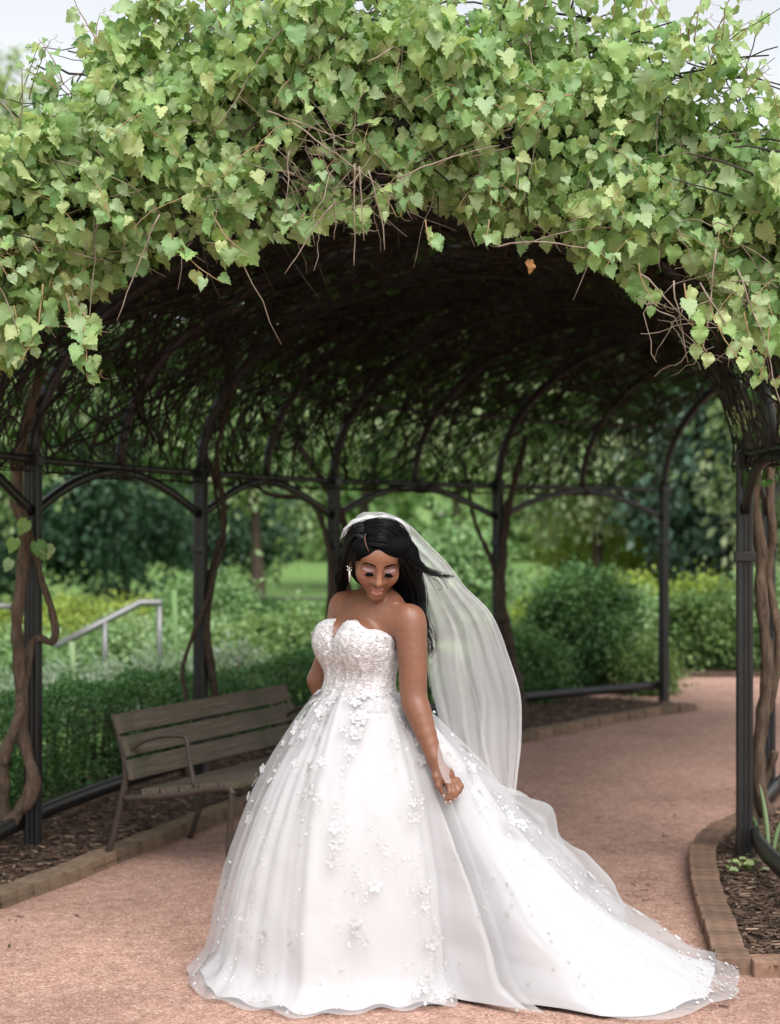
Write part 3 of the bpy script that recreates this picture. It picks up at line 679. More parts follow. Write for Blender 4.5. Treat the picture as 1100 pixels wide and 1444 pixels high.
def make_tree(label, loc, H, cb, rx, leafmat, seed, tr=.12, size=(.1, .2), nclump=90, per=80, group=None, cat='tree', droop=.5, spread=.28):
    """tapered trunk with limbs, crown from height cb to H"""
    t = thing('tree', label, cat, loc, group); r = np.random.default_rng(seed)
    rz = (H - cb) / 2
    P, out, tint, C, r = clump_cloud(rx, rx, rz, nclump, per, cb + rz, seed, spread)
    crown('crown', P, out, tint, size, leafmat, t, droop, r=r)
    mb = MB(); top = np.array((r.normal(0, .15), r.normal(0, .15), cb + rz * 1.2))
    add_tube(mb, catmull([(0, 0, -.05), (r.normal(0, .04), 0, cb * .5), (r.normal(0, .06), 0, cb), top], 16), np.linspace(tr * 1.15, tr * .35, 16), 9)
    for q in C[r.permutation(len(C))[:16]]:
        f = r.uniform(.35, .9); a = top * f
        add_tube(mb, catmull([a, (a + q) / 2 + [0, 0, .1], q], 8), np.linspace(tr * .35, tr * .08, 8), 5)
    mb.obj('trunk', M['bark_dark'], t); return t
def make_shrub(name, label, loc, rx, ry, H, leafmat, seed, size=(.035, .07), nclump=120, per=90, cat='shrub', group=None, spread=.09, rz=0, tm=DIAT):
    t = thing(name, label, cat, loc, group); t.rotation_euler.z = rz
    P, out, tint, C, r = clump_cloud(rx, ry, H / 2, nclump, per, H / 2, seed, spread, .7)
    k = P[:, 2] > 0.01; crown('foliage', P[k], out[k], tint[k], size, leafmat, t, .1, tm, r)
    mb = MB()
    for q in C[:14]: add_tube(mb, catmull([(q[0] * .15, q[1] * .15, 0), (q[0] * .5, q[1] * .5, q[2] * .6), q], 6), np.linspace(.014, .004, 6), 4)
    mb.obj('stems', M['bark_dark'], t); return t

# clipped hedge running along the outside of the left rail
hl = thing('clipped_hedge', 'low clipped dark green hedge running behind the bench and rail', 'hedge')
n = 52000
s = RNG.uniform(.3, 4.05, n); w = RNG.uniform(-1, 1, n); top = RNG.random(n)
base = catmull_at(Lp, s); tg = unit(catmull_at(Lp, s + .02) - base); nrm = np.stack([-tg[:, 1], tg[:, 0]], 1)
face = RNG.random(n)
wz = np.where(face < .45, w, np.where(face < .85, 1 - 2 * (RNG.random(n) < .7), w))       # top, sides, some inside
zz = np.where(face < .45, 1.0, np.where(face < .85, top, top))
P = np.c_[base + nrm * (.82 - .40 * -wz * -1)[:, None], .03 + .6 * zz]
P = np.c_[base + nrm * (.82 + .40 * wz)[:, None], .03 + .47 * zz]
lump = vnoise(P, 3.0, 21) * .11 + vnoise(P, 8, 22) * .05
out = np.c_[nrm * (wz * np.where(face < .45, .2, 1))[:, None], np.where(face < .45, 1.0, .25)]
P = P + unit(out) * lump[:, None] + RNG.normal(0, .022, (n, 3))
crown('foliage', P, unit(out), np.clip(.25 + lump * 4 + RNG.random(n) * .5, 0, .99), (.022, .045), M['hedge_leaf'], hl, .0)
core = MB()
for i in range(60):
    q = .3 + 3.75 * i / 59; b0 = catmull_at(Lp, np.array([q]))[0]; t0 = unit(catmull_at(Lp, np.array([q + .02]))[0] - b0); nn = np.array((-t0[1], t0[0]))
    for a in (-.2, 0, .2): 
        p = b0 + nn * (.82 + a) ; add_tube(core, np.array([(p[0], p[1], .0), (p[0] + RNG.normal(0, .05), p[1] + RNG.normal(0, .05), .3), (p[0] + RNG.normal(0, .1), p[1], .55)]), np.array((.016, .01, .004)), 4)
core.obj('stems', M['bark_dark'], hl)

make_shrub('round_shrub', 'large rounded dark green shrub behind the far left rail', (1.93, 16.5, 0), .52, .5, 1.2, M['hedge_leaf'], 31, (.03, .06), 260, 100, spread=.07)
make_shrub('spreading_shrub', 'low spreading dark shrub at the foot of the rounded shrub', (1.15, 15.2, 0), .42, .4, .55, M['hedge_leaf'], 32, (.03, .055), 150, 100)
make_shrub('spreading_shrub', 'low leafy shrub filling the bed beside the last left post', (2.5, 16.0, 0), .26, .3, .4, M['tree_leaf'], 33, (.03, .055), 80, 80)
sh = [(2.95, 19.2, .6, .5, .8, 'light_leaf', 'light green shrub at the far turn of the path'), (3.75, 18.7, .6, .5, .85, 'tree_leaf', 'mid green leafy shrub at the far turn of the path'),
      (4.5, 18.6, .7, .6, 1.15, 'light_leaf', 'tall light green shrub seen past the right post'), (3.3, 20.8, 1.7, .5, .95, 'yellow_leaf', 'yellow green hedge behind the far turn of the path'),
      (5.6, 18.9, .8, .6, 1.1, 'tree_leaf', 'mid green shrub behind the right post'), (2.3, 21.5, .8, .6, .9, 'light_leaf', 'pale bushy shrub behind the rounded shrub')]
for i, (x, y, rx, ry, h, mm, lb) in enumerate(sh): make_shrub('leafy_shrub', lb, (x, y, 0), rx, ry, h, M[mm], 40 + i, (.04, .08), 110, 90)
# planting behind the bench, left
for i, (x, y, rx, h) in enumerate([(-2.7, 13.6, .5, .42), (-2.0, 14.0, .5, .48), (-1.4, 14.4, .45, .48), (-3.2, 13.2, .45, .4)]):
    make_shrub('lavender', 'silvery lavender clump in the bed behind the clipped hedge', (x, y, 0), rx, .4, h, M['silver_leaf'], 60 + i, (.05, .11), 60, 50, 'plant', 'lavender clumps behind the hedge', .08, 0, NEEDT)
gc = [(-3.6, 16.8, .9, .46, 'light_leaf', 'soft light green shrub below the handrail'), (-2.3, 17.2, .9, .66, 'light_leaf', 'soft light green shrub in front of the round shrub'),
      (-1.2, 17.0, .8, .62, 'tree_leaf', 'mid green shrub in front of the thin trunked tree'), (-.5, 18.0, .8, .7, 'light_leaf', 'light green shrub close behind the bride'), (-4.9, 16.5, .8, .42, 'light_leaf', 'soft light green shrub at the handrail end')]
for i, (x, y, rx, h, mm, lb) in enumerate(gc): make_shrub('soft_shrub', lb, (x, y, 0), rx, .7, h, M[mm], 70 + i, (.04, .08), 90, 80)
make_shrub('round_shrub', 'round light green shrub behind the second left post', (-2.15, 19.3, 0), .55, .5, 1.0, M['light_leaf'], 80, (.035, .07), 140, 90)
make_shrub('low_hedge', 'low yellow green hedge behind the handrail', (-4.5, 22.5, 0), 2.0, .5, .55, M['yellow_leaf'], 81, (.05, .09), 150, 90, 'hedge')
make_shrub('low_hedge', 'dark low hedge below the far fence', (-1.5, 22.6, 0), 1.5, .4, .42, M['hedge_leaf'], 82, (.06, .1), 120, 90, 'hedge')

# steel handrail on the garden steps
hr = thing('handrail', 'brushed steel handrail sloping down beside the garden steps', 'handrail', (*W(228, 905, 15.6)[:2], 0))
def hrail(pts, r, name):
    mb = MB(); add_tube(mb, np.array([W(px, py, Y) - np.array(hr.location) for px, py, Y in pts]), r, 8); mb.obj(name, M['steel'], hr)
hrail([(228, 850, 15.6), (226.5, 850, 15.6), (198, 850, 15.58), (140, 880, 15.4), (78, 912, 15.2)], .036, 'rail')
hrail([(225, 852, 15.6), (225, 983, 15.6)], .026, 'upright'); hrail([(148, 877, 15.4), (148, 985, 15.4)], .026, 'upright')
hr2 = hr; 
hrs = thing('handrail', 'brushed steel double rail beyond the nearest left post', 'handrail', (*W(10, 950, 18.2)[:2], 0)); hr = hrs
hrail([(-60, 855, 18.2), (20, 855, 18.2)], .035, 'rail'); hrail([(-60, 912, 18.2), (36, 912, 18.2)], .03, 'rail'); hrail([(20, 850, 18.2), (20, 950, 18.2)], .03, 'upright')
# far fence
fe = thing('garden_fence', 'dark wire garden fence at the edge of the far lawn', 'fence', (0, 24, 0))
for x in np.linspace(-3.6, .6, 4):
    mb = MB(); mb.add(*box_pts((x, 0, .32), (1, 0, 0), (0, 1, 0), (0, 0, 1), .09, .09, .64)); mb.obj('post', M['metal'], fe, False)
for z in (.2, .4, .57):
    mb = MB(); bar_between(mb, (-3.6, .05, z), (.6, .05, z), .03, .035); mb.obj('rail', M['metal'], fe, False)
# tall pale stalks in the bed
for i, (px, p0, p1, Y) in enumerate([(247, 955, 832, 14.0), (103, 960, 905, 13.5)]):
    a = W(px, p0, Y); t = thing('flower_stalk', ('tall pale green stalk standing between the handrail and the second left post', 'short pale green stalk in the bed in front of the handrail foot')[i], 'plant', (a[0], a[1], 0), 'pale stalks in the bed')
    mb = MB(); zt = W(px, p1, Y)[2]; add_tube(mb, np.array([(0, 0, 0), (.01, 0, zt * .5), (-.01, 0, zt)]), np.array((.014, .018, .03)), 6); mb.obj('stalk', M['light_leaf'], t)

# trees
make_tree('slim trunked tree with a light drooping crown on the lawn', (-2.15, 27, 0), 6.5, 1.75, 1.9, M['pale_tree_leaf'], 101, .125, (.1, .2), 110, 90)
ev = make_tree('broad dark evergreen tree directly behind the sloping handrail', (-5.2, 32, 0), 6.0, .05, 1.6, M['evergreen_leaf'], 102, .16, (.1, .2), 130, 90, 'dark evergreens beyond the handrail', spread=.25)
copy_tree(ev, (-7.4, 33, 0), 2.0, 1.0, 'dark evergreen tree seen left of the nearest left post')
copy_tree(ev, (-3.6, 35.5, 0), 1.8, .9, 'smaller dark evergreen tree behind the round light green shrub')
make_tree('light green maple leaning over the handrail steps', (-6.2, 25, 0), 7.5, 1.9, 2.3, M['pale_tree_leaf'], 103, .14, (.1, .2), 120, 90)
make_tree('mid green tree behind the slim trunked tree', (-.6, 42, 0), 9, 2.4, 3.0, M['tree_leaf'], 104, .2, (.14, .28), 130, 90)
make_tree('tree with dark straight trunk behind the rounded shrub', (3.45, 27, 0), 7, 1.45, 2.2, M['pale_tree_leaf'], 105, .13, (.1, .2), 120, 90)
make_tree('blue green conifer seen through the far end of the arbor', (5.0, 26, 0), 7.5, .3, 1.5, M['blue_leaf'], 106, .14, (.1, .22), 140, 100, droop=.9)
make_tree('pale leafed tree at the far right past the arbor end', (6.6, 24, 0), 6.5, 1.0, 1.9, M['pale_tree_leaf'], 107, .12, (.1, .2), 120, 90)
make_tree('broad light tree in the middle distance behind the bride', (1.6, 38, 0), 9, 2.6, 2.6, M['pale_tree_leaf'], 108, .18, (.12, .24), 130, 90)
make_tree('dark leaning tree beyond the yellow green hedge', (8.8, 32, 0), 9, 1.0, 2.8, M['tree_leaf'], 109, .2, (.14, .28), 130, 90)
make_tree('bright bushy young tree behind the bride', (.95, 24, 0), 1.5, .05, .7, M['light_leaf'], 110, .06, (.07, .14), 100, 80)
make_tree('yellow green bushy tree behind the far hedge', (4.7, 29.5, 0), 2.6, .05, 2.0, M['yellow_leaf'], 111, .08, (.1, .18), 120, 80)
tall = make_tree('tall hazy tree showing above the vine at the sky edge', (-13.9, 58, 0), 19.0, 3, 3.4, M['pale_tree_leaf'], 112, .3, (.2, .4), 120, 90)
# the far wood reads as one mass
n = 26000; X = RNG.uniform(-34, 40, n); hgt = 10 + 3 * vnoise(np.c_[X, 0 * X, 0 * X], .22, 5); Z = RNG.random(n) * hgt
Yw = 74 + 4 * vnoise(np.c_[X, 0 * X, Z], .3, 6) + RNG.normal(0, 1, n)
tw_ = (vnoise(np.c_[X, 0 * X, Z], .5, 9) * .5 + .5) * .6 + RNG.random(n) * .4
P = np.c_[X, Yw, Z]; o = leaf_mass('woodland', P, unit(RNG.normal(0, .5, (n, 3)) + (0, 0, -.6)), unit(RNG.normal(0, .5, (n, 3)) + (0, -1, .4)), RNG.uniform(.5, 1.1, n), M['tree_leaf'], None, DIAT, tw_)

# small plants at the right post
def blades(name, label, loc, specs, mat, cat='plant'):
    t = thing(name, label, cat, loc)
    for (dx, dy, h, lean, w) in specs:
        q = np.linspace(0, 1, 10); C = np.stack([dx + lean * q ** 2, dy + 0 * q, h * q], 1); wd = w * np.sin(np.clip(q * .9 + .1, 0, 1) * math.pi) ** .5
        mb = MB(); add_tube(mb, C, np.maximum(wd, .001), 6); mb.obj('blade', mat, t)
    return t
g = W(1092, 1215, 7.9); blades('allium', 'upright fleshy green blades behind the low rail on the right', (g[0], 7.9, .035),
       [(-.03, 0, .36, -.04, .012), (0, .02, .2, .05, .012), (.03, 0, .27, .06, .011), (-.05, .03, .22, -.06, .011), (.06, .02, .2, .1, .01)], M['light_leaf'])
wd = thing('weed', 'small green weed growing in the mulch beside the right post', 'plant', (*W(1055, 1245, 7.55)[:2], .04))
Pw = np.c_[RNG.normal(0, .05, 26), RNG.normal(0, .04, 26), RNG.uniform(.01, .07, 26)]
for i in range(26):
    leaf_obj(Pw[i], np.array((RNG.normal(0, 1), RNG.normal(0, 1), .1)), np.array((RNG.normal(0, .3), RNG.normal(0, .3), 1)), RNG.uniform(.025, .05), wd)
mb = MB()
for i in range(8): add_tube(mb, np.array([(0, 0, 0), Pw[i] * .6, Pw[i]]), .0015, 3)
mb.obj('stems', M['stem'], wd)

# ------------------------------------------------------------------ the bride
def smin(a, b, k):
    h = np.maximum(k - np.abs(a - b), 0) / k; return np.minimum(a, b) - h * h * k * .25
def smax(a, b, k): return -smin(-a, -b, k)
class Field:
    def __init__(s, lo, hi, h):
        s.lo = np.array(lo, float); s.h = h; s.n = np.ceil((np.array(hi) - lo) / h).astype(int) + 1
        s.D = np.full(s.n, 1.0, np.float32)
    def sub(s, lo, hi):
        a = np.maximum(np.floor((np.array(lo) - s.lo) / s.h).astype(int), 0); b = np.minimum(np.ceil((np.array(hi) - s.lo) / s.h).astype(int) + 1, s.n)
        sl = tuple(slice(x, max(y, x)) for x, y in zip(a, b))
        ax = [s.lo[i] + s.h * np.arange(sl[i].start, sl[i].stop) for i in range(3)]
        return sl, np.stack(np.meshgrid(*ax, indexing='ij'), -1).astype(np.float32)
    def add(s, fn, lo, hi, k=.02, cut=False):
        m = k + .03; sl, p = s.sub(np.array(lo) - m, np.array(hi) + m)
        if p.size == 0: return
        d = fn(p); s.D[sl] = smax(s.D[sl], -d, k) if cut else smin(s.D[sl], d, k)
    def cone(s, a, b, r1, r2, k=.02):
        a, b = np.asarray(a, float), np.asarray(b, float); ba = b - a; L = ba @ ba; rm = max(r1, r2)
        def fn(p):
            t = np.clip(((p - a) @ ba) / L, 0, 1); return np.linalg.norm(p - a - t[..., None] * ba, axis=-1) - (r1 + (r2 - r1) * t)
        s.add(fn, np.minimum(a, b) - rm, np.maximum(a, b) + rm, k)
    def chain(s, P, r, k=.02):
        for i in range(len(P) - 1): s.cone(P[i], P[i + 1], r[i], r[i + 1], k)
    def ell(s, c, rad, rot=None, k=.02, cut=False):
        c, rad = np.asarray(c, float), np.asarray(rad, float); Rm = np.eye(3) if rot is None else np.asarray(rot)
        def fn(p):
            q = ((p - c) @ Rm) / rad; k0 = np.linalg.norm(q, axis=-1); k1 = np.linalg.norm(q / rad, axis=-1) + 1e-9; return k0 * (k0 - 1) / k1
        e = np.abs(Rm) @ rad; s.add(fn, c - e, c + e, k, cut)
    def mesh(s):
        D = s.D; S = D < 0; c = [(i, j, k) for i in (0, 1) for j in (0, 1) for k in (0, 1)]
        cnt = sum(S[i:S.shape[0] - 1 + i, j:S.shape[1] - 1 + j, k:S.shape[2] - 1 + k].astype(np.int8) for i, j, k in c)
        act = np.argwhere((cnt > 0) & (cnt < 8)); N = len(act)
        vals = np.stack([D[act[:, 0] + i, act[:, 1] + j, act[:, 2] + k] for i, j, k in c], 1)
        ps = np.zeros((N, 3)); w = np.zeros(N); ca = np.array(c, float)
        for a in range(8):
            for b in range(a + 1, 8):
                if np.abs(ca[a] - ca[b]).sum() != 1: continue
                x = (vals[:, a] < 0) != (vals[:, b] < 0); t = np.where(x, vals[:, a] / np.where(x, vals[:, a] - vals[:, b], 1), 0)
                ps += np.where(x[:, None], ca[a] + t[:, None] * (ca[b] - ca[a]), 0); w += x
        V = s.lo + s.h * (act + ps / w[:, None])
        vid = np.full(np.array(D.shape) - 1, -1, np.int32); vid[tuple(act.T)] = np.arange(N)
        F = []
        for ax in range(3):
            o = [i for i in range(3) if i != ax]
            sl0 = [slice(1, -1)] * 3; sl1 = [slice(1, -1)] * 3; sl0[ax] = slice(0, -1); sl1[ax] = slice(1, None)
            a, b = S[tuple(sl0)], S[tuple(sl1)]; e = np.argwhere(a != b); flip = a[tuple(e.T)]
            e = e + 1; e[:, ax] -= 1
            def cell(d1, d2):
                q = e.copy(); q[:, o[0]] += d1; q[:, o[1]] += d2; return vid[tuple(q.T)]
            f = np.stack([cell(-1, -1), cell(0, -1), cell(0, 0), cell(-1, 0)], 1)
            if ax == 1: flip = ~flip
            f[~flip] = f[~flip][:, ::-1]; F.append(f)
        F = np.concatenate(F); F = F[(F >= 0).all(1)]
        return V, F
def relax(V, F, it=2, lam=.5):
    E = np.concatenate([F[:, [0, 1]], F[:, [1, 2]], F[:, [2, 3]], F[:, [3, 0]]]); n = len(V)
    for _ in range(it):
        S = np.zeros((n, 3)); c = np.zeros(n)
        for a, b in ((0, 1), (1, 0)):
            for d in range(3): S[:, d] += np.bincount(E[:, a], V[E[:, b], d], n)
            c += np.bincount(E[:, a], minlength=n)
        V = V + lam * (S / c[:, None] - V)
    return V

BC = np.array((-.10, 5.92))                           # where she stands
person = thing('person', 'bride in a white strapless ball gown and long veil looking down', 'person', (*BC, 0.004))
OFF = np.array(person.location)
AZ = R(48); fl = np.array((math.cos(AZ), -math.sin(AZ), 0)); fn_ = np.array((-math.sin(AZ), -math.cos(AZ), 0)); up = np.array((0, 0, 1.0))
TR = np.stack([fl, fn_, up], 1)                        # torso frame: her left, her front, up
def T(c, l=0, f=0): return np.array((c[0], c[1], c[2])) + fl * l + fn_ * f
# head frame
yaw, pitch, roll = R(6), R(27), R(4)
f_h = np.array((math.sin(yaw) * math.cos(pitch), -math.cos(yaw) * math.cos(pitch), -math.sin(pitch)))
x_h = unit(np.cross(f_h, up)) * -1                    # image right
x_h = np.array((math.cos(yaw), math.sin(yaw), 0)); x_h = unit(x_h * math.cos(roll) - np.array((0, 0, 1)) * math.sin(roll))
x_h = unit(x_h - (x_h @ f_h) * f_h); u_h = np.cross(x_h, f_h); u_h = u_h if u_h[2] > 0 else -u_h
HR = np.stack([x_h, f_h, u_h], 1); HS = 1.08
HC = np.array((-.046, 5.825, 1.529))
XW = 1.08                                             # breadth of the face
def Hd(x, y, z): return HC + HS * (HR @ np.array((x * XW, y, z)))

def torso(F, grow=0.0, kb=.025):
    g = grow
    F.ell(T((-.118, 5.93, .93)), np.array((.185, .135, .16)) + g, TR, .06)                 # hips
    F.ell(T((-.113, 5.93, 1.06)), np.array((.132, .102, .14)) + g, TR, .06)              # waist
    F.ell(T((-.10, 5.925, 1.20)), np.array((.148, .105, .15)) + g, TR, .06)               # ribs
    F.ell(T((-.072, 5.92, 1.315)), np.array((.145, .080, .085)) + g, TR, .05)              # upper chest
    for sd in (-1, 1): F.ell(T((-.098, 5.925, 1.232), sd * .071, .078), np.array((.076, .072, .078)) + g, TR, kb)
F = Field((-.42, 5.55, -.0), (.33, 6.25, 1.70), .004)
torso(F)
F.ell(T((-.055, 5.925, 1.375)), (.12, .06, .05), TR, .05)                                  # shoulder girdle
F.cone((-.045, 5.965, 1.36), Hd(0, -.062, -.04), .052, .046, .018)                             # neck
F.ell(T((-.045, 5.93, 1.375), -.07, .035), (.06, .012, .008), TR, .02); F.ell(T((-.045, 5.93, 1.372), .07, .035), (.06, .012, .008), TR, .02)   # collar bones
SL, SR = np.array((.072, 5.808, 1.315)), np.array((-.166, 6.01, 1.345))
EL = np.array((.084, 5.77, 1.045)); WL = np.array((.157, 5.70, .833))
F.cone((-.035, 5.945, 1.385), SL + [-.03, .02, -.012], .036, .036, .06); F.ell(SL + [-.002, 0, -.018], (.053, .053, .062), None, .05); F.ell(SR, (.054, .054, .058), None, .05)
F.chain(catmull([SL, (SL + EL) / 2 + fl * .004, EL, EL * .68 + WL * .32 + [-.002, 0, 0], WL], 21), catmull(np.array([.055, .050, .044, .0415, .0245]), 21), .012)
ER, WR = np.array((-.262, 6.06, 1.075)), np.array((-.21, 6.08, .85))
F.chain([SR, ER], (.05, .043), .03); F.chain([ER, WR, WR + [.02, -.02, -.12]], (.043, .025, .02), .02)
# near hand: palm hangs from the wrist, thumb and fingers pinch the net
hx = unit(np.array((.75, -.28, -.6))); 
pc = [WL, WL + [.012, -.004, -.03], WL + [.03, -.01, -.062]]
F.chain(pc, (.025, .023, .026), .018)
F.ell(WL + np.array((.036, -.005, -.058)), (.034, .016, .036), None, .015)
kn = WL + np.array((.03, -.012, -.075))
fing = [((.014, -.016, -.006), (.02, -.03, -.034), (.008, -.034, -.058)), ((.026, -.008, -.008), (.036, -.022, -.034), (.024, -.032, -.056)),
        ((.038, .002, -.004), (.052, -.01, -.028), (.042, -.024, -.048)), ((.048, .012, .002), (.062, .004, -.018), (.054, -.012, -.036))]
for q in fing:
    a, b, c = (kn + np.array(v) for v in q); F.chain([kn + np.array(q[0]) * .4, a, b, c], (.0125, .0105, .0092, .0075), .006)
th = [WL + np.array(v) for v in ((.006, -.012, -.03), (.002, -.028, -.058), (.012, -.036, -.088), (.026, -.036, -.112))]
F.chain(th, (.015, .0125, .0105, .0075), .008)
TH_TIP = th[-1]
# legs
for sd in (-1, 1):
    hp = T((-.115, 5.93, .88), sd * .085); kn_ = T((-.12, 5.92, .48), sd * .07, .02); an = T((-.12, 5.94, .09), sd * .06)
    F.chain([hp, kn_, an, an + fn_ * .13 - [0, 0, .06]], (.085, .058, .036, .028), .03)
# head
def hell(c, r, k=.012, cut=False): F.ell(Hd(*c), np.array(r) * HS * [XW, 1, 1], HR, k, cut)
def hcone(a, b, r1, r2, k=.01): F.cone(Hd(*a), Hd(*b), r1 * HS, r2 * HS, k)
hell((0, -.018, .034), (.074, .094, .083), .02); hell((0, .025, -.012), (.064, .062, .062), .03); hell((0, .024, -.042), (.056, .056, .056), .03); hcone((0, .03, -.05), (0, .052, -.086), .045, .028, .03)
hell((0, .062, .035), (.055, .028, .04), .02)
hell((0, .071, -.099), (.02, .019, .017), .02)
for sd in (-1, 1):
    hell((sd * .034, .057, -.03), (.027, .027, .028), .025)
    hell((sd * .078, -.008, -.012), (.009, .018, .028), .01)
    hell((sd * .033, .0935, .003), (.02, .014, .012), .012, True)
    hell((sd * .033, .0675, .000), (.0185, .017, .0135), .006)
    hell((sd * .0135, .089, -.040), (.0095, .011, .008), .008)
hcone((0, .083, .014), (0, .101, -.034), .0085, .011, .014); hell((0, .102, -.037), (.0125, .0115, .0095), .01)
hell((0, .0835, -.0645), (.020, .0135, .0075), .007); hell((0, .0825, -.0775), (.0175, .0145, .0092), .006)
V, Fc = F.mesh(); V = relax(V, Fc, 2, .45)
loc = ((V - HC) @ HR) / HS / [XW, 1, 1]
skin = np.array((.20, .086, .049)); colr = np.tile(np.r_[skin, 1.0], (len(V), 1))
def paint(c, r, col, a=1.0, soft=.35):
    d = np.linalg.norm((loc - np.array(c)) / np.array(r), axis=1); w = (np.clip((1 + soft - d) / soft, 0, 1) * a)[:, None]
    colr[:, :3] = colr[:, :3] * (1 - w) + np.array(col) * w
near = np.linalg.norm(loc, axis=1) < .2
for sd in (-1, 1):
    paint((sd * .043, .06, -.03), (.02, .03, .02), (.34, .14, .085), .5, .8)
    paint((sd * .033, .085, .0035), (.0165, .02, .0065), (.42, .29, .31), .85, .3)
    paint((sd * .040, .085, .013), (.02, .02, .005), (.14, .055, .035), .4, .5)
paint((0, .09, -.0645), (.0195, .02, .0062), (.36, .15, .12), .9, .25); paint((0, .09, -.0775), (.0172, .02, .0085), (.50, .24, .2), .9, .25)
paint((0, .09, -.0708), (.015, .02, .0012), (.12, .045, .035), .6, .6)
for sd in (-1, 1): paint((sd * .0085, .104, -.0465), (.0045, .008, .003), (.05, .018, .012), .8, .5)
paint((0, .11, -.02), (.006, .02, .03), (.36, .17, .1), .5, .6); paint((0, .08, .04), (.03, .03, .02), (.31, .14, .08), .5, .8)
m = npmesh('body', V - OFF, Fc, True, None, {'Col': colr})
k = NT('skin'); ca = k.attr('Col', 'Color'); v = k.coord()
mot = k.ramp(k.noise(9, 4, v), [(0.3, (.9, .9, .9)), (.7, (1.08, 1.07, 1.06))])
M['skin'] = k.done(k.pbr(k.mix(1.0, k.mix(1.0, ca, mot, 'MULTIPLY'), k.ramp(k.noise(70, 5, v), [(.3, (.9, .89, .88)), (.7, (1.07, 1.07, 1.07))]), 'MULTIPLY'), .44, k.bump(k.noise(260, 4, v), .16, .002), .5, 0.0, **{'Subsurface Weight': .12, 'Subsurface Scale': .02, 'Subsurface Radius': (1.0, .35, .2)}))
m.materials.append(M['skin']); body = obj('body', m, person)

# hair -----------------------------------------------------------
k = NT('black hair'); v = k.coord()
M['hair'] = k.done(k.pbr((.005, .0055, .007), .4, None, .35))
FH = Field((-.24, 5.66, 1.12), (.22, 6.12, 1.74), .004)
def hh(c, r, kk=.012, cut=False): FH.ell(Hd(*c), np.array(r) * HS * [XW * .97, 1, 1], HR, kk, cut)
hh((0, -.028, .038), (.092, .106, .086), .02); hh((.0, -.05, -.03), (.088, .08, .1), .03)
hh((.04, .025, .075), (.055, .06, .036), .03); hh((-.045, .02, .06), (.042, .055, .034), .03)
hh((0, .115, -.04), (.0665, .085, .103), .01, True); hh((0, .07, -.11), (.065, .07, .06), .015, True)
def hp(*q): return [W(a, b, c - .037 * min(max((6.0 - c) / .15, 0), 1)) for a, b, c in q]
FH.chain(hp((565, 775, 5.84), (578, 800, 5.92), (585, 840, 5.97), (592, 880, 5.97), (600, 908, 5.97)), (.03, .034, .032, .026, .01), .03)
FH.chain(hp((575, 780, 5.88), (574, 830, 5.98), (578, 870, 6.0)), (.04, .05, .03), .03)
FH.chain(hp((500, 765, 5.86), (489, 790, 5.93), (483, 815, 5.99), (480, 850, 6.05)), (.024, .026, .022, .012), .03)
FH.chain(hp((556, 762, 5.80), (575, 782, 5.81), (592, 797, 5.83), (606, 806, 5.84)), (.016, .016, .010, .005), .02)
Vh, Fhh = FH.mesh(); Vh = relax(Vh, Fhh, 2)
k = NT('hair underlayer'); M['hair_in'] = k.done(k.pbr((.004, .0042, .005), .8, None, .05))
hair = obj('hair', npmesh('hair', Vh - OFF, Fhh, True, M['hair_in']), person)
st = MB()
def strands(ctrl, n, rad0, rad1, r=.0011, wave=.0, seg=20, cut=0.0):
    C0 = catmull(hp(*ctrl), seg)
    Tn = unit(np.gradient(C0, axis=0)); A = unit(np.cross(Tn, (0.2, 1, 0.1))); Bn = np.cross(Tn, A)
    for _ in range(n):
        a = RNG.normal(0, .5, 2); t = np.linspace(0, 1, seg); ph_ = RNG.uniform(0, 6.28) * .3
        rr = (rad0 + (rad1 - rad0) * t)[:, None]
        C = C0 + A * rr * (a[0] + .12 * np.sin(t * 9 + a[1] * 5)[:, None]) + Bn * rr * (a[1] + .12 * np.cos(t * 8 + a[0] * 5)[:, None])
        C = C + A * (wave * np.sin(t * 16 + ph_) * t)[:, None]
        e = seg if cut == 0 else int(seg * RNG.uniform(1 - cut, 1))
        add_tube(st, C[:e] - OFF, np.linspace(r, r * .45, e), 3)
strands(((517, 764, 5.775), (535, 755, 5.755), (556, 762, 5.775), (572, 778, 5.79), (590, 796, 5.82), (606, 805, 5.83), (624, 812, 5.82), (644, 813, 5.81)), 80, .006, .012, .0011, .002, 26, .4)
strands(((519, 768, 5.765), (540, 760, 5.75), (560, 772, 5.78), (578, 792, 5.81), (600, 806, 5.83), (618, 812, 5.83), (646, 812, 5.81)), 60, .006, .008, .0010, .003, 26, .3)
strands(((585, 798, 5.82), (605, 812, 5.82), (618, 820, 5.82), (624, 828, 5.82), (618, 833, 5.82)), 3, .003, .004, .0009, .001, 18)
strands(((600, 806, 5.83), (622, 815, 5.82), (632, 830, 5.82)), 4, .003, .004, .0008)
strands(((560, 765, 5.80), (574, 790, 5.87), (588, 830, 5.93), (594, 870, 5.94), (604, 900, 5.95), (608, 925, 5.95)), 90, .03, .024, .0013, .006, 26, .35)
strands(((575, 800, 5.9), (590, 850, 5.95), (598, 880, 5.95), (592, 900, 5.95), (606, 915, 5.95), (603, 930, 5.96)), 30, .02, .014, .0012, .005, 26, .3)
strands(((514, 760, 5.77), (500, 757, 5.79), (491, 775, 5.83), (485, 800, 5.93), (480, 830, 6.0)), 80, .012, .02, .0012, .002, 24, .3)
strands(((514, 748, 5.80), (498, 752, 5.81), (486, 785, 5.88), (480, 815, 5.98)), 50, .014, .016, .0012, .003, 24, .3)
strands(((520, 742, 5.79), (545, 742, 5.78), (566, 762, 5.82), (580, 800, 5.9), (590, 850, 5.95)), 90, .016, .03, .0012, .003, 24, .3)
